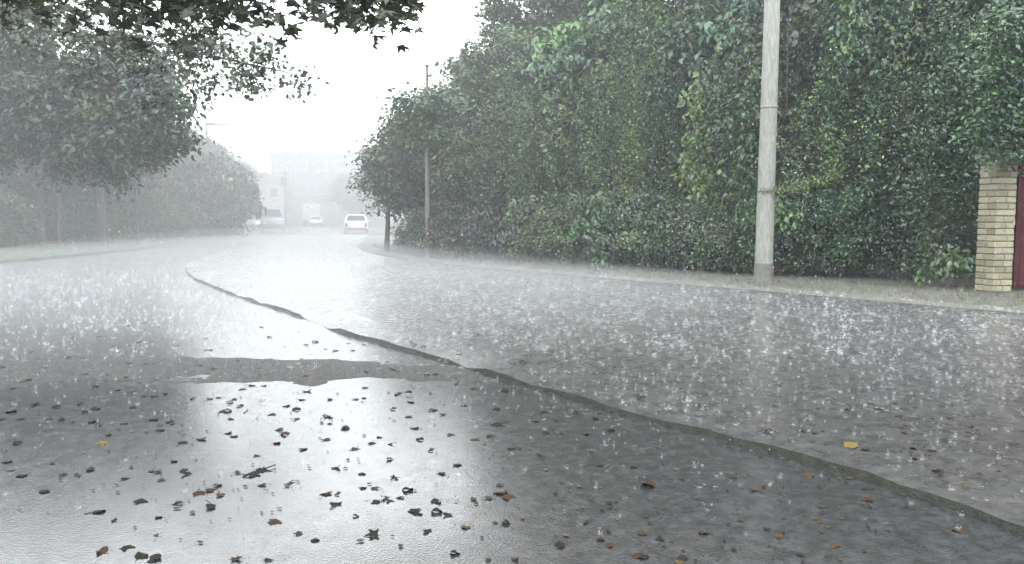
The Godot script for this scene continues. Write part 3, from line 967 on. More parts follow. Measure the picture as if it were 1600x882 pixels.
func build_right_side() -> void:
	var g := "trees behind the right-hand verge"
	var row := [
		["slender roadside tree with a thin bare trunk and low drooping crown", -4.25, 27.1, 0.085, 1.9, [[0.15, 2.6, 0.2, 0.95, 0.95, 1.2, 24], [0.9, 3.3, 0.4, 1.5, 1.2, 1.6, 30], [0.5, 2.2, 0.5, 1.2, 0.8, 1.2, 18]], ["grey", "deep", "mid"]],
		["grey-green tree around the slim grey post", -1.9, 26.4, 0.14, 2.2, [[-0.3, 3.9, 0.0, 1.7, 1.2, 1.8, 42], [0.8, 2.9, -0.6, 1.8, 1.3, 1.5, 36], [1.2, 5.0, 0.3, 1.4, 0.9, 1.6, 28], [-0.3, 4.0, -3.6, 1.0, 0.7, 0.5, 16]], ["mid", "olive", "grey", "blue"]],
		["bushy green tree next to the slim grey post", 0.6, 24.0, 0.16, 2.2, [[-0.4, 5.6, 0.3, 1.9, 1.5, 1.9, 48], [0.6, 3.6, -0.9, 1.9, 1.5, 1.5, 44], [0.4, 7.0, 0.4, 1.7, 1.2, 1.6, 34], [-1.2, 3.0, -0.2, 1.2, 1.1, 1.2, 22]], ["mid", "olive", "mid", "blue"]],
		["broad light green tree halfway along the hedge", 3.0, 22.0, 0.17, 2.4, [[-0.6, 5.2, -0.8, 1.8, 1.6, 1.6, 46], [0.8, 6.6, 0.0, 2.0, 1.5, 1.8, 46], [-0.2, 8.2, 0.2, 1.9, 1.2, 1.8, 36], [0.9, 3.9, -1.4, 1.5, 1.3, 1.2, 34]], ["mid", "blue", "bright", "mid"]],
		["blue-green tree hung with creepers behind the concrete pole", 5.4, 19.6, 0.17, 2.4, [[-0.8, 4.4, -0.9, 1.5, 1.3, 1.2, 36], [0.7, 5.6, -0.3, 1.8, 1.5, 1.5, 44], [0.0, 7.4, 0.2, 2.0, 1.3, 1.7, 38]], ["blue", "mid", "grey"]],
		["dark creeper-clad tree between the concrete pole and the gate", 8.0, 18.6, 0.18, 2.4, [[-0.5, 4.6, -0.6, 1.6, 1.4, 1.3, 40], [0.8, 5.6, -0.9, 1.7, 1.6, 1.3, 44], [-0.3, 7.2, 0.0, 2.0, 1.4, 1.7, 38]], ["deep", "blue", "mid"]],
		["dense dark green tree leaning over the gate pillar", 10.3, 16.9, 0.2, 2.6, [[-0.9, 4.6, -1.0, 1.5, 1.2, 1.2, 40], [0.6, 4.8, -0.9, 1.8, 1.2, 1.3, 44], [-0.4, 6.6, -0.2, 2.0, 1.4, 1.6, 40]], ["deep", "blue", "deep"]],
		["tall leafy tree standing inside the gate", 13.2, 16.8, 0.2, 2.6, [[0, 5.0, -0.4, 2.0, 1.6, 1.7, 44], [-0.5, 7.0, 0.0, 2.0, 1.4, 1.7, 36]], ["deep", "mid"]],
	]
	for r in row:
		tree("roadside_tree", r[0], r[1], r[2], 0.1, r[3], r[4], r[5], r[6], g, clumps)
	# a second row that closes the view behind them
	var k := 0
	for r in [[-0.5, 29.5], [2.8, 27.0], [6.2, 24.5], [9.2, 23.0], [12.4, 21.0], [15.6, 19.0]]:
		var names := ["tall shaded tree behind the bushy green tree", "tall shaded tree behind the broad light green tree", "tall shaded tree behind the blue-green tree", "tall shaded tree behind the creeper-clad tree", "tall shaded tree behind the gate pillar", "tall shaded tree in the yard behind the gate"]
		tree("backing_tree", names[k], r[0], r[1], 0.1, 0.2, 2.6, [[-0.8, 3.0, 0, 2.0, 1.9, 1.2, 26], [0.9, 4.8, 0, 2.1, 2.0, 1.2, 28], [0.0, 7.2 - (1.6 if k == 0 else 0.0), 0, 2.4, 1.9, 1.4, 32]], ["deep", "mid", "blue"], g, clumps, 1.6)
		k += 1
	var under := [["shaded thicket behind the slim grey post", -1.0, 27.6], ["shaded thicket behind the bushy green tree", 1.4, 25.6], ["shaded thicket behind the curtain of green creeper", 3.4, 23.6], ["shaded thicket behind the bright creeper", 5.4, 21.6], ["shaded thicket behind the concrete pole", 7.2, 20.2], ["shaded thicket behind the dark creeper curtain", 9.2, 18.8], ["shaded thicket beside the gate pillar", 11.0, 17.2], ["shaded thicket in the yard behind the gate", 13.0, 15.8]]
	for u in under:
		shrub("thicket", u[0], u[1], u[2], 0.07, Vector3(1.9, 2.2, 1.0), 60, ["deep", "mid", "grey"], "thickets behind the trees", "thicket", 1.5)
	# curtains of creeper
	var c := "creeper curtains along the right-hand hedge"
	var curtains := [
		["curtain of grey-green creeper beside the bushy tree", -0.2, 21.4, 2.4, 3.6, 0.6, 26, ["grey", "mid", "deep"]],
		["curtain of green creeper over a shaded hollow", 1.9, 19.9, 1.8, 4.6, 1.9, 22, ["mid", "olive", "deep"]],
		["bright yellow-green creeper climbing a trunk near the concrete pole", 4.15, 17.7, 0.5, 3.6, 0.7, 20, ["yellow", "bright", "yellow"]],
		["mixed green creeper hanging in front of the blue-green tree", 3.2, 18.4, 1.2, 5.0, 0.8, 22, ["bright", "mid", "blue"]],
		["grey creeper strands hanging behind the concrete pole", 5.4, 17.3, 1.2, 5.2, 1.9, 16, ["grey", "deep"]],
		["fresh green creeper beside the dark hollow behind the pole", 6.7, 16.7, 0.7, 5.0, 0.9, 24, ["bright", "mid", "mid"]],
		["dark creeper curtain midway to the gate", 7.7, 16.3, 1.3, 5.0, 0.6, 34, ["blue", "deep", "mid"]],
		["deep green ivy curtain next to the gate pillar", 7.9, 14.2, 1.0, 4.6, 0.4, 40, ["blue", "deep", "mid"]],
		["thick ivy spilling over the gate pillar and canopy", 7.72, 12.25, 1.0, 3.9, 1.82, 110, ["deep", "blue", "mid"]],
		["ivy trailing off the canopy over the gate", 9.9, 12.9, 2.2, 4.2, 2.65, 50, ["deep", "mid"]],
	]
	curtains.append_array([
		["curtain of mid-green creeper left of the shaded hollow", 0.9, 20.6, 1.8, 4.2, 0.7, 34, ["mid", "olive", "mid"]],
		["leafy creeper sheet under the broad light green tree", 2.4, 18.9, 1.4, 4.0, 0.8, 30, ["mid", "bright", "olive"]],
		["dense creeper sheet just past the bright yellow-green one", 4.9, 17.0, 1.0, 4.4, 0.7, 26, ["mid", "deep", "mid"]],
		["creeper sheet over the hedge midway between pole and gate", 6.1, 16.4, 1.0, 3.4, 0.6, 26, ["deep", "mid", "olive"]],
		["creeper sheet low over the hedge close to the gate", 7.3, 15.3, 1.1, 3.6, 0.3, 36, ["deep", "blue", "mid"]],
		["creeper sheet trailing to the ground at the gate pillar", 7.45, 13.9, 0.7, 3.6, 0.1, 30, ["mid", "deep", "blue"]],
		["creeper veil over the crown above the hollow", 3.6, 18.6, 2.6, 7.0, 3.6, 30, ["mid", "bright", "blue"]],
		["creeper veil high above the dark ivy", 7.6, 15.9, 2.4, 6.4, 3.4, 40, ["mid", "blue", "deep"]],
	])
	for q in curtains:
		var t := thing("creeper_curtain", q[0], "creeper", Vector3(q[1], 0.1, -q[2]), 0.0, c)
		var out := []
		strands(out, 0.0, 0.0, q[3], 0.7, q[4], q[5], q[6], q[7], 0.85)
		leafage(t, "foliage", ivy_clumps, out, M.leaf)
		var st := starts()
		for s in 3:
			var x0: float = (s - 1) * q[3] * 0.3
			tube(st, [Vector3(x0, q[5] + 0.5, -0.3), Vector3(x0 + 0.1, q[4] * 0.5 + 1.0, 0.0), Vector3(x0 + 0.15, q[4], -0.2)], [0.02, 0.016, 0.008], 5)
		part("vine_stem", ends(st), M.bark, t)
	# low bank of ivy and shrubs on the verge
	var low := "low shrubs along the right-hand verge"
	var shrubs := [
		[-2.85, 25.3, 0.75, 0.75, "sparse pale shrub at the foot of the slender tree", ["olive", "grey"]], [-1.7, 23.3, 0.9, 0.9, "dark shrub behind the foot of the slim grey post", ["grey", "deep", "brown"]],
		[-0.5, 21.9, 0.95, 0.85, "reddish-grey shrub just past the slim grey post", ["brown", "grey", "grey"]], [0.5, 20.6, 0.9, 0.95, "pale-leaved shrub under the curtain of grey-green creeper", ["grey", "mid"]],
		[1.4, 19.4, 0.95, 0.95, "grey-leaved ivy mound below the shaded hollow", ["grey", "mid", "olive"]], [2.3, 18.5, 0.95, 1.0, "leafy ivy mound beside the shaded hollow", ["grey", "mid"]],
		[3.2, 17.7, 0.9, 1.0, "dense ivy mound under the mixed creeper", ["mid", "grey", "deep"]], [4.0, 16.8, 0.8, 0.8, "bright-leaved ivy clump beside the foot of the concrete pole", ["mid", "grey"]],
		[5.5, 16.4, 0.9, 0.95, "dark ivy mound just behind the concrete pole", ["deep", "mid"]], [6.5, 16.1, 0.9, 1.0, "dark ivy mound midway between pole and gate", ["deep", "mid", "blue"]],
		[7.4, 15.6, 0.8, 0.95, "dark ivy mound close to the gate pillar", ["deep", "deep", "mid"]], [7.35, 13.4, 0.3, 0.3, "small straggling shrub at the foot of the gate pillar", ["olive", "mid"]],
	]
	for s in shrubs:
		shrub("verge_shrub", s[4], s[0], s[1], 0.1, Vector3(s[2], s[3], s[2] * 0.8), int(120 * s[2] * s[3]), s[5], low)
	# ragged grass and fallen leaves in the verge
	var blade := starts(true)
	for i in 9:
		var a := TAU * i / 9.0
		var o := Vector3(cos(a), 0, sin(a)) * 0.02
		var tip := Vector3(cos(a) * 0.09, rng.randf_range(0.08, 0.17), sin(a) * 0.09)
		tri(blade, o, o + Vector3(-o.z, 0, o.x) * 0.35, tip)
	var right := curve(RIGHT_EDGE)
	var placed := []
	for i in 2200:
		var d := rng.randf_range(9.0, 34.0)
		var off := absf(rng.randfn()) * 1.0 + 0.25
		var p := Vector3(edge_x(right, d) + 0.35 + off * 1.2, 0.075, -d - off * 0.4)
		placed.append([Transform3D(Basis(Vector3.UP, rng.randf() * TAU).scaled(Vector3.ONE * rng.randf_range(0.4, 1.1)), p), tint("olive" if rng.randf() < 0.6 else "brown", 0.3)])
	var gr := Node3D.new()
	gr.name = "verge_grass"
	gr.set_meta("kind", "stuff")
	tag(gr, "ragged wet grass along the right-hand verge", "grass")
	add_child(gr)
	foliage(gr, "tufts", [ends(blade)], placed, M.leaf)

func build_left_side() -> void:
	var g := "trees along the left-hand side of the road"
	var big := []
	for k in 3:
		big.append(clump_mesh(9, 0.26, 0.15, 0.35, 300 + k))
	tree("roadside_tree", "large maple whose long branches droop over the road", -16.2, 20.5, 0.07, 0.24, 2.8, [
		[0.2, 6.3, 0.5, 3.0, 1.8, 2.2, 70], [3.0, 5.0, 0.0, 2.0, 1.7, 1.6, 60], [2.2, 3.5, 1.5, 2.0, 1.3, 1.4, 44], [4.4, 4.1, 0.4, 1.6, 1.2, 1.2, 38], [0.2, 3.6, -0.4, 2.0, 1.5, 1.6, 44], [5.0, 2.9, 0.8, 0.9, 0.9, 0.9, 16], [6.2, 4.4, 0.4, 1.4, 1.3, 1.3, 38], [5.7, 3.2, 0.6, 1.2, 1.0, 1.2, 28], [7.0, 3.7, 0.4, 0.8, 0.8, 0.9, 15]],
		["grey", "mid", "grey", "deep"], g, big, 1.2, 0.5, 17)
	# the branch that reaches out in front of the sky
	var t := thing("roadside_tree", "leafy maple branch reaching out against the white sky", "tree", Vector3(-13.5, 0.07, -17.0), 0.0, g)
	var bt := starts()
	tube(bt, [Vector3(-0.4, -0.2, -0.6), Vector3(-0.3, 2.6, -0.5), Vector3(1.2, 4.4, 0), Vector3(4.0, 4.9, 0.6), Vector3(6.4, 4.6, 1.0), Vector3(9.2, 3.95, 1.4)], [0.2, 0.17, 0.12, 0.06, 0.035, 0.012], 8)
	part("trunk", ends(bt), M.bark, t)
	var out := []
	for l in [[7.3, 3.75, 1.2, 0.5, 0.25, 4], [6.5, 3.4, 1.0, 0.5, 0.3, 4], [8.3, 3.75, 1.3, 0.5, 0.25, 4], [8.7, 4.05, 1.4, 0.55, 0.3, 6], [9.25, 3.9, 1.4, 0.3, 0.2, 3], [7.2, 4.7, 1.1, 0.8, 0.4, 8], [8.2, 4.5, 1.2, 0.6, 0.25, 5], [3.2, 5.1, 0.4, 1.3, 0.7, 20], [4.6, 4.9, 0.8, 1.1, 0.6, 16], [5.6, 4.75, 0.9, 1.0, 0.55, 13], [6.5, 4.35, 1.1, 0.9, 0.5, 12], [7.4, 4.3, 1.2, 0.7, 0.38, 8], [8.1, 4.0, 1.4, 0.5, 0.3, 5], [2.0, 4.6, 0.2, 1.4, 0.9, 22], [4.6, 4.2, 0.7, 0.8, 0.4, 7], [5.7, 3.9, 0.9, 0.7, 0.35, 5]]:
		boughs(out, Vector3(l[0], l[1], l[2]), Vector3(l[3], l[4], 0.8), int(l[5] * 0.75), 6, 0.24, ["grey", "deep"], 0.9, 0.2)
	leafage(t, "crown", big, out, M.leaf)
	var back := [
		["bare-trunked tree at the edge of the lawn", -18.2, 31.0], ["second bare-trunked tree on the lawn beside the first", -16.9, 33.0], ["slim tree close to the kerb of the lawn", -18.4, 36.5], ["tree deeper in the lawn behind the slim trunks", -20.5, 30.0],
		["tall tree behind the trees on the lawn", -21.4, 38.0], ["last tree of the lawn before the misty gap", -21.0, 42.0]]
	for i in back.size():
		var b: Array = back[i]
		tree("roadside_tree", b[0], b[1], b[2], 0.07, 0.13 + 0.02 * (i % 3), 2.6, [[-0.4, 4.9, 0, 2.2, 1.8, 1.8, 44], [0.9, 4.0, -0.3, 1.5, 1.3, 1.4, 30], [-0.4, 6.2, 0.2, 1.7, 1.2, 1.5, 28]], ["grey", "brown", "mid", "deep"], g, clumps, 1.3, 0.6, 18)
	var saplings := [["thin bare trunk among the lawn trees", -15.9, 31.5], ["thin leaning trunk among the lawn trees", -17.1, 30.2], ["thin straight trunk near the kerb", -15.9, 34.0]]
	for s in saplings:
		tree("sapling", s[0], s[1], s[2], 0.07, 0.06, 2.8, [[0, 3.9, 0, 0.8, 1.0, 0.8, 8]], ["grey", "deep"], g, clumps, 1.0, 0.4, 10)
	var hedge := [["dark shrub at the back of the lawn", -21.0, 31.5], ["rounded shrub between the lawn trees", -18.4, 35.0], ["low shrub behind the bare trunks", -17.0, 38.0], ["yellowish shrub beside the large maple", -19.0, 28.5], ["spreading shrub at the far side of the lawn", -17.8, 43.5]]
	for i in hedge.size():
		var h: Array = hedge[i]
		shrub("lawn_shrub", h[0], h[1], h[2], 0.07, Vector3(1.9, 1.3, 1.5), 80, ["olive", "grey"] if i == 3 else ["grey", "deep", "mid"], "shrubs on the left-hand lawn")
	var under := [["grey thicket closing the lawn behind the bare trunks", -20.5, 40.0], ["grey thicket behind the large maple", -25.0, 36.0], ["grey thicket at the back corner of the lawn", -29.0, 34.0], ["grey thicket behind the slim kerb tree", -18.5, 46.0], ["grey thicket beside the dark lawn shrub", -23.0, 32.0], ["grey thicket filling the back of the lawn", -23.6, 39.5], ["grey thicket between the two lawn shrubs", -20.8, 35.0], ["grey thicket at the end of the lawn", -16.9, 44.0]]
	for u in under:
		shrub("thicket", u[0], u[1], u[2], 0.07, Vector3(2.9, 2.6, 1.3), 75, ["grey", "brown", "deep"], "thickets closing the left-hand lawn", "thicket", 1.7)
	for u in [["tall tree at the back of the lawn", -24.0, 37.0], ["tall tree beyond the large maple", -27.5, 33.0]]:
		tree("roadside_tree", u[0], u[1], u[2], 0.07, 0.18, 2.6, [[-0.8, 5.0, 0, 2.4, 2.2, 1.8, 46], [1.2, 4.4, 0, 2.2, 2.0, 1.8, 42], [0, 7.4, 0, 2.2, 1.6, 1.8, 36]], ["grey", "brown", "mid", "deep"], g, clumps, 1.4, 0.6, 18)
	# the misty trees further on
	var far := [["misty round-headed tree leaning out over the left kerb", -21.0, 52.0, 0.0], ["misty tree behind the round-headed tree", -23.5, 56.0, 0.7], ["misty tree beside the street lamp", -24.5, 66.0, 0.2], ["misty roadside tree next to the parked grey van", -28.5, 76.0, -0.6]]
	for f in far:
		var e: float = f[3]
		tree("roadside_tree", f[0], f[1], f[2], 0.05, 0.2, 2.2, [[-0.8, 5.0 + e, 0, 2.4, 2.0, 2.2, 44], [1.6, 4.0 + e, 0, 2.0, 1.6, 1.8, 36], [1.9, 2.9, 0, 1.2, 1.0, 1.4, 16], [-2.4, 3.2, 0, 2.0, 1.8, 2.0, 34], [0.4, 2.4, 0, 2.0, 1.4, 1.6, 26]], ["mid", "grey", "blue"], g, clumps, 1.6, 0.8, 14)

func build_far_end() -> void:
	car("pale hatchback driving away in the wet lane", -12.05, 62.0, PI + 0.19, M.car_white)
	car("grey minibus with a dark windscreen standing at the left kerb", -20.9, 70.0, 0.28, M.car_grey, 2.0, 0.98, 4.6, 0.02, true)
	car("white car parked on the verge beside the grey minibus", -24.6, 77.0, 0.7, M.car_white, 1.5, 0.88, 4.2, 0.07)
	car("small white car far down the street", -26.9, 110.0, 0.2, M.car_white)
	box_truck(-29.0, 116.0, PI + 0.2)
	building("flat_roofed_building", "long flat-roofed building closing the end of the street", -34.0, 152.0, 0.2, Vector3(21.0, 12.6, 12.0), M.grey_wall, 3, 6, false)
	building("pink_house", "narrow pink house with a pitched roof beside the far pole", -34.0, 112.0, 0.2, Vector3(4.2, 6.0, 6.0), M.pink_wall, 2, 2, true)
	var g := "faint trees at the far end of the street"
	var far := [["faint tree in front of the flat-roofed building", -24.4, 122.0, 0.0], ["faint tree beside the white box truck", -25.6, 132.0, 1.2], ["faint tree at the bend of the far road", -20.8, 104.0, -0.6], ["faint tree behind the pink house", -38.0, 124.0, 0.5]]
	for f in far:
		var e: float = f[3]
		tree("distant_tree", f[0], f[1], f[2], 0.0, 0.22, 2.4, [[-0.6, 5.2 + e, 0, 2.6, 2.2, 2.2, 36], [1.4, 3.8 + e, 0, 2.2, 1.8, 2.0, 30]], ["mid", "grey"], g, clumps, 2.0, 0.9, 12)

func build_overhang() -> void:
	for k in 6:
		maple_leaves.append(lobed_leaf(0.16, 0.05 + 0.02 * k, -0.18, 400 + k))
	var t := thing("maple_tree", "dark maple leaves overhanging the road at the top", "tree", Vector3(-4.6, 0.0, 1.6))
	var st := starts()
	tube(st, [Vector3(0, -0.2, 0), Vector3(0, 0.3, 0), Vector3(0.1, 2.0, -0.1), Vector3(0.3, 3.4, -0.5), Vector3(0.6, 4.8, -1.2)], [0.34, 0.26, 0.22, 0.18, 0.1], 12)
	part("trunk", ends(st), M.bark, t)
	# boughs that reach forward over the road: [points]
	var reach := [
		[Vector3(0.3, 3.3, -0.5), Vector3(0.2, 3.7, -3.0), Vector3(0.6, 3.1, -5.6), Vector3(0.9, 2.75, -7.2)],
		[Vector3(0.3, 3.4, -0.5), Vector3(1.4, 3.8, -3.0), Vector3(2.4, 3.2, -5.4), Vector3(2.8, 2.75, -7.0)],
		[Vector3(0.3, 3.6, -0.6), Vector3(2.2, 4.2, -2.6), Vector3(3.5, 3.4, -5.2), Vector3(4.0, 2.75, -6.9)],
		[Vector3(0.3, 3.2, -0.4), Vector3(-0.6, 3.6, -3.2), Vector3(-0.4, 3.1, -6.2), Vector3(-0.2, 2.7, -7.6)],
	]
	for r in reach:
		var bt := starts()
		tube(bt, r, [0.1, 0.06, 0.025, 0.008], 8)
		part("limb", ends(bt), M.bark, t)
	# leaves that show: [x, y, d, spread x, spread y, spread d, how many]
	var origin := t.position
	var bunches := [[-3.3, 2.62, 5.3, 0.55, 0.16, 0.5, 46], [-2.65, 2.60, 5.5, 0.5, 0.17, 0.5, 46], [-2.15, 2.58, 5.3, 0.35, 0.16, 0.5, 40], [-3.9, 2.8, 5.8, 0.5, 0.18, 0.5, 30], [-1.85, 2.63, 5.2, 0.16, 0.09, 0.4, 12],
		[-1.42, 2.64, 5.3, 0.15, 0.10, 0.35, 14], [-1.10, 2.57, 5.3, 0.18, 0.12, 0.35, 26], [-0.80, 2.54, 5.2, 0.13, 0.13, 0.3, 26], [-0.92, 2.42, 5.1, 0.06, 0.06, 0.2, 5], [-1.4, 2.42, 5.1, 0.05, 0.03, 0.1, 2], [0.12, 2.63, 5.0, 0.06, 0.03, 0.1, 2], [0.6, 2.63, 5.0, 0.03, 0.02, 0.1, 1]]
	for b in bunches:
		for i in int(b[6]):
			var p := Vector3(b[0] + rng.randfn() * b[3] * 0.6, b[1] + rng.randfn() * b[4] * 0.6, -(b[2] + rng.randfn() * b[5] * 0.6))
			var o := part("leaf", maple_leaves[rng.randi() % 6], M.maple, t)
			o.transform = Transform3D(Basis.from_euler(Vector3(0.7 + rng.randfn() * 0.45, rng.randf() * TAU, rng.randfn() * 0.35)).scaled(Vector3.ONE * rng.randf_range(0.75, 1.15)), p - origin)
	# the rest of the crown, further back in the bunches and out of the picture above
	var rest := []
	for b in bunches.slice(0, 8):
		for i in int(b[6]) * 6:
			var p := Vector3(b[0] + rng.randfn() * b[3] * 0.7, b[1] + 0.12 + absf(rng.randfn()) * b[4] * 1.2, -(b[2] + 0.3 + rng.randfn() * b[5]))
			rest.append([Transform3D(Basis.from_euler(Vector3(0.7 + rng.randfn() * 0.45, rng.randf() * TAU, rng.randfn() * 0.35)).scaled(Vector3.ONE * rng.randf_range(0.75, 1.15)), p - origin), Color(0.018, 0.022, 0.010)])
	for i in 1300:
		var p := Vector3(rng.randf_range(-7.0, -1.4), rng.randf_range(3.05, 5.0), -rng.randf_range(-3.5, 6.0))
		if p.y < 3.0 + maxf(0.0, (-p.z - 5.0)) * 0.35:
			continue
		if p.x > -1.2 and p.y < 3.4:
			continue
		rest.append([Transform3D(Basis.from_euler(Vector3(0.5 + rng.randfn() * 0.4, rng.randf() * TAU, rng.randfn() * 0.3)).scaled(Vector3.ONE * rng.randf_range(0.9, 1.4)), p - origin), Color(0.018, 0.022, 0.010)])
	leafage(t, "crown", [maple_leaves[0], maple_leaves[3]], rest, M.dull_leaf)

func build_litter() -> void:
	var shapes := []
	for k in 5:
		shapes.append(lobed_leaf(1.0, 0.05, -0.07, 500 + k, 5, k == 1, [0.0, 0.0, 0.5, 0.0, 0.6][k]))
	for k in 5:
		shapes.append(lobed_leaf(1.0, 0.07, -0.08, 520 + k, 1, k == 3, [0.0, 0.5, 0.0, 0.0, 0.6][k]))
	var seam := curve(SEAM, 0.3)
	var kinds := [
		["small dark wet leaf lying on the asphalt", "small dark fallen leaves", 0.064, ["litter_dark", "litter_umber"]],
		["curled dark leaf of middling size on the asphalt", "curled dark fallen leaves", 0.09, ["litter_dark", "litter_umber"]],
		["large dark curled maple leaf on the wet asphalt", "large dark fallen leaves", 0.112, ["litter_dark"]],
		["yellow fallen leaf on the wet asphalt", "yellow fallen leaves", 0.11, ["litter_yellow"]],
		["small brown fallen leaf on the wet asphalt", "small brown fallen leaves", 0.056, ["litter_brown", "litter_umber"]],
		["large brown fallen leaf on the wet asphalt", "large brown fallen leaves", 0.085, ["litter_brown", "litter_umber"]],
	]
	var spots := []
	for i in range(0, LEAF_SPOTS.size(), 3):
		spots.append([LEAF_SPOTS[i], LEAF_SPOTS[i + 1], int(LEAF_SPOTS[i + 2])])
	for i in 64:
		var d := rng.randf_range(3.4, 9.5)
		spots.append([rng.randf_range(-0.62, 0.16) * d, d, 0])
	for i in 30:
		var d := rng.randf_range(3.1, 5.2)
		spots.append([rng.randf_range(0.25, 0.6) * d, d, 4])
	for s in spots:
		var d: float = s[1]
		var x: float = s[0]
		var kind: Array = kinds[s[2]]
		var y := 0.0
		var sx := edge_x(seam, d)
		if x > sx - 0.08:
			y = LANE_Y
			if x < sx + 0.2:
				x += 0.2
		elif d > 5.9 and d < 7.1:
			y = 0.005
		var size: float = kind[2] * rng.randf_range(0.8, 1.25) * lerpf(1.0, 1.35, clampf((d - 4.0) / 7.0, 0.0, 1.0))
		if d < 3.3:
			size *= 0.75
		var o := MeshInstance3D.new()
		o.name = numbered("fallen_leaf")
		o.mesh = shapes[5 + rng.randi() % 5 if rng.randf() < 0.7 else rng.randi() % 5] if s[2] < 2 else shapes[rng.randi() % 10]
		o.material_override = M[kind[3][rng.randi() % kind[3].size()]]
		o.transform = Transform3D(Basis.from_euler(Vector3(rng.randfn() * 0.05, rng.randf() * TAU, rng.randfn() * 0.05)).scaled(Vector3(size, size * rng.randf_range(0.7, 1.5), size)), Vector3(x, y + 0.003 + size * 0.035, -d))
		tag(o, kind[0], "fallen leaf", kind[1])
		add_child(o)

func build_scraps() -> void:
	# torn bits of leaf and grit washed over the asphalt
	var st := starts(true)
	for k in 5:
		var a := TAU * k / 5.0
		var b := TAU * (k + 1) / 5.0
		tri(st, Vector3(0, 0.12, 0), Vector3(cos(a), 0, sin(a) * 0.7) * (0.4 + 0.15 * (k % 3)), Vector3(cos(b), 0.1, sin(b) * 0.7) * (0.4 + 0.15 * ((k + 1) % 3 if k < 4 else 0)))
	var seam := curve(SEAM, 0.3)
	var placed := []
	var drift := FastNoiseLite.new()
	drift.seed = 5
	drift.frequency = 0.7
	for i in 3600:
		var d := 2.7 + 7.0 * pow(rng.randf(), 1.3)
		var x := rng.randf_range(-0.66, 0.66) * d
		if rng.randf() > 0.4 + 1.2 * drift.get_noise_2d(x, d):
			continue
		var y := LANE_Y if x > edge_x(seam, d) + 0.1 else 0.004
		var k := 0.007 * exp(rng.randfn() * 0.55)
		var c := Color(0.014, 0.011, 0.008).lerp(Color(0.10, 0.07, 0.03), pow(rng.randf(), 3.0))
		placed.append([Transform3D(Basis(Vector3.UP, rng.randf() * TAU).scaled(Vector3.ONE * k * 2.0), Vector3(x, y + 0.001, -d)), c])
	var s := Node3D.new()
	s.name = "leaf_scraps"
	s.set_meta("kind", "stuff")
	tag(s, "tiny scraps of leaf and grit washed over the asphalt", "leaf scraps")
	add_child(s)
	foliage(s, "scraps", [ends(st)], placed, M.scraps)

func drop(st: SurfaceTool, at: Vector3, r: float, tall: float) -> void:
	var e := [Vector3(r, 0, 0), Vector3(0, 0, r), Vector3(-r, 0, 0), Vector3(0, 0, -r)]
	for k in 4:
		tri(st, at + e[k], at + e[(k + 1) % 4], at + Vector3(0, tall, 0))
		tri(st, at + e[(k + 1) % 4], at + e[k], at - Vector3(0, tall * 0.7, 0))

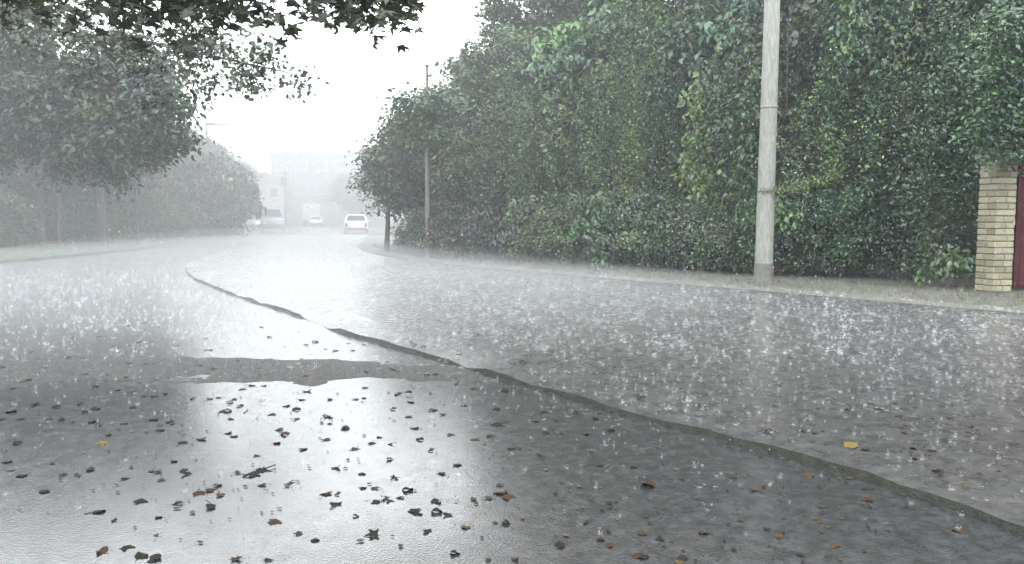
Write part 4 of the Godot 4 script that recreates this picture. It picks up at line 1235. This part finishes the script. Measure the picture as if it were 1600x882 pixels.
func build_rain() -> void:
	# crowns that drops knock out of the water, and the drops themselves
	var seam := curve(SEAM, 0.3)
	var right := curve(RIGHT_EDGE)
	var left := curve(LEFT_EDGE)
	var st: SurfaceTool
	# each shape: how many crown spikes, their height, how many flung droplets, how far they fly
	var splashes := []
	for v in [[7, 0.018, 4, 0.02], [5, 0.010, 9, 0.045], [9, 0.026, 6, 0.03], [0, 0.0, 7, 0.035], [6, 0.007, 3, 0.03]]:
		st = starts(true)
		for k in int(v[0]):
			var a: float = TAU * k / v[0]
			var b: float = TAU * (k + 1) / v[0]
			var m: float = (a + b) * 0.5 + rng.randfn() * 0.15
			tri(st, Vector3(cos(a), 0, sin(a)) * 0.011, Vector3(cos(b), 0, sin(b)) * 0.011, Vector3(cos(m) * 0.02, v[1] * rng.randf_range(0.5, 1.4), sin(m) * 0.02))
		for k in int(v[2]):
			var a := rng.randf() * TAU
			var far: float = v[3] * rng.randf_range(0.2, 1.3)
			drop(st, Vector3(cos(a) * far, 0.006 + rng.randf() * 0.05, sin(a) * far), rng.randf_range(0.002, 0.0048), rng.randf_range(0.003, 0.006))
		splashes.append(ends(st))
	var placed := []
	for v in splashes:
		placed.append([])
	var patchy := FastNoiseLite.new()
	patchy.seed = 77
	patchy.frequency = 0.5
	patchy.fractal_octaves = 3
	for i in 200000:
		var d := 3.0 + 30.0 * pow(rng.randf(), 0.62)
		var x := rng.randf_range(-0.72, 0.72) * d
		if x > edge_x(right, d) + 0.8 or x < edge_x(left, d):
			continue
		if rng.randf() > 0.6 + 0.5 * patchy.get_noise_2d(x, d):
			continue
		var y := 0.0
		if x > edge_x(seam, d):
			y = LANE_Y
			if x > edge_x(right, d):
				y = 0.075
		elif d < 9.0 and rng.randf() < 0.72 * smoothstep(9.5, 5.0, d):
			continue       # the maple keeps most of the rain off here
		if y > 0.0 and d < 6.0 and rng.randf() < smoothstep(6.0, 3.5, d) * 0.6:
			continue
		var k := clampf(0.52 * exp(rng.randfn() * 0.5), 0.15, 1.8)
		if d < 6.5:
			k = minf(k, 0.7)
		placed[rng.randi() % splashes.size()].append([Transform3D(Basis(Vector3.UP, rng.randf() * TAU).scaled(Vector3(k, k * rng.randf_range(0.4, 1.1), k)), Vector3(x, y, -d)), Color(1, 1, 1)])
	var s := Node3D.new()
	s.name = "rain_splashes"
	s.set_meta("kind", "stuff")
	tag(s, "white splashes of rain all over the wet road", "splashes")
	add_child(s)
	for v in splashes.size():
		foliage(s, "splash", [splashes[v]], placed[v], M.water)
	st = starts(true)
	drop(st, Vector3.ZERO, 0.0026, 0.006)
	var dropped := []
	for i in 26000:
		var d := 3.5 + 13.0 * pow(rng.randf(), 0.7)
		dropped.append([Transform3D(Basis.IDENTITY.scaled(Vector3.ONE * rng.randf_range(0.6, 1.3)), Vector3(rng.randf_range(-0.68, 0.68) * d, rng.randf_range(0.1, 1.25 + 0.3 * d), -d)), Color(1, 1, 1)])
	var r := Node3D.new()
	r.name = "falling_rain"
	r.set_meta("kind", "stuff")
	tag(r, "drops of heavy rain falling over the road", "rain")
	add_child(r)
	foliage(r, "drops", [ends(st)], dropped, M.water)
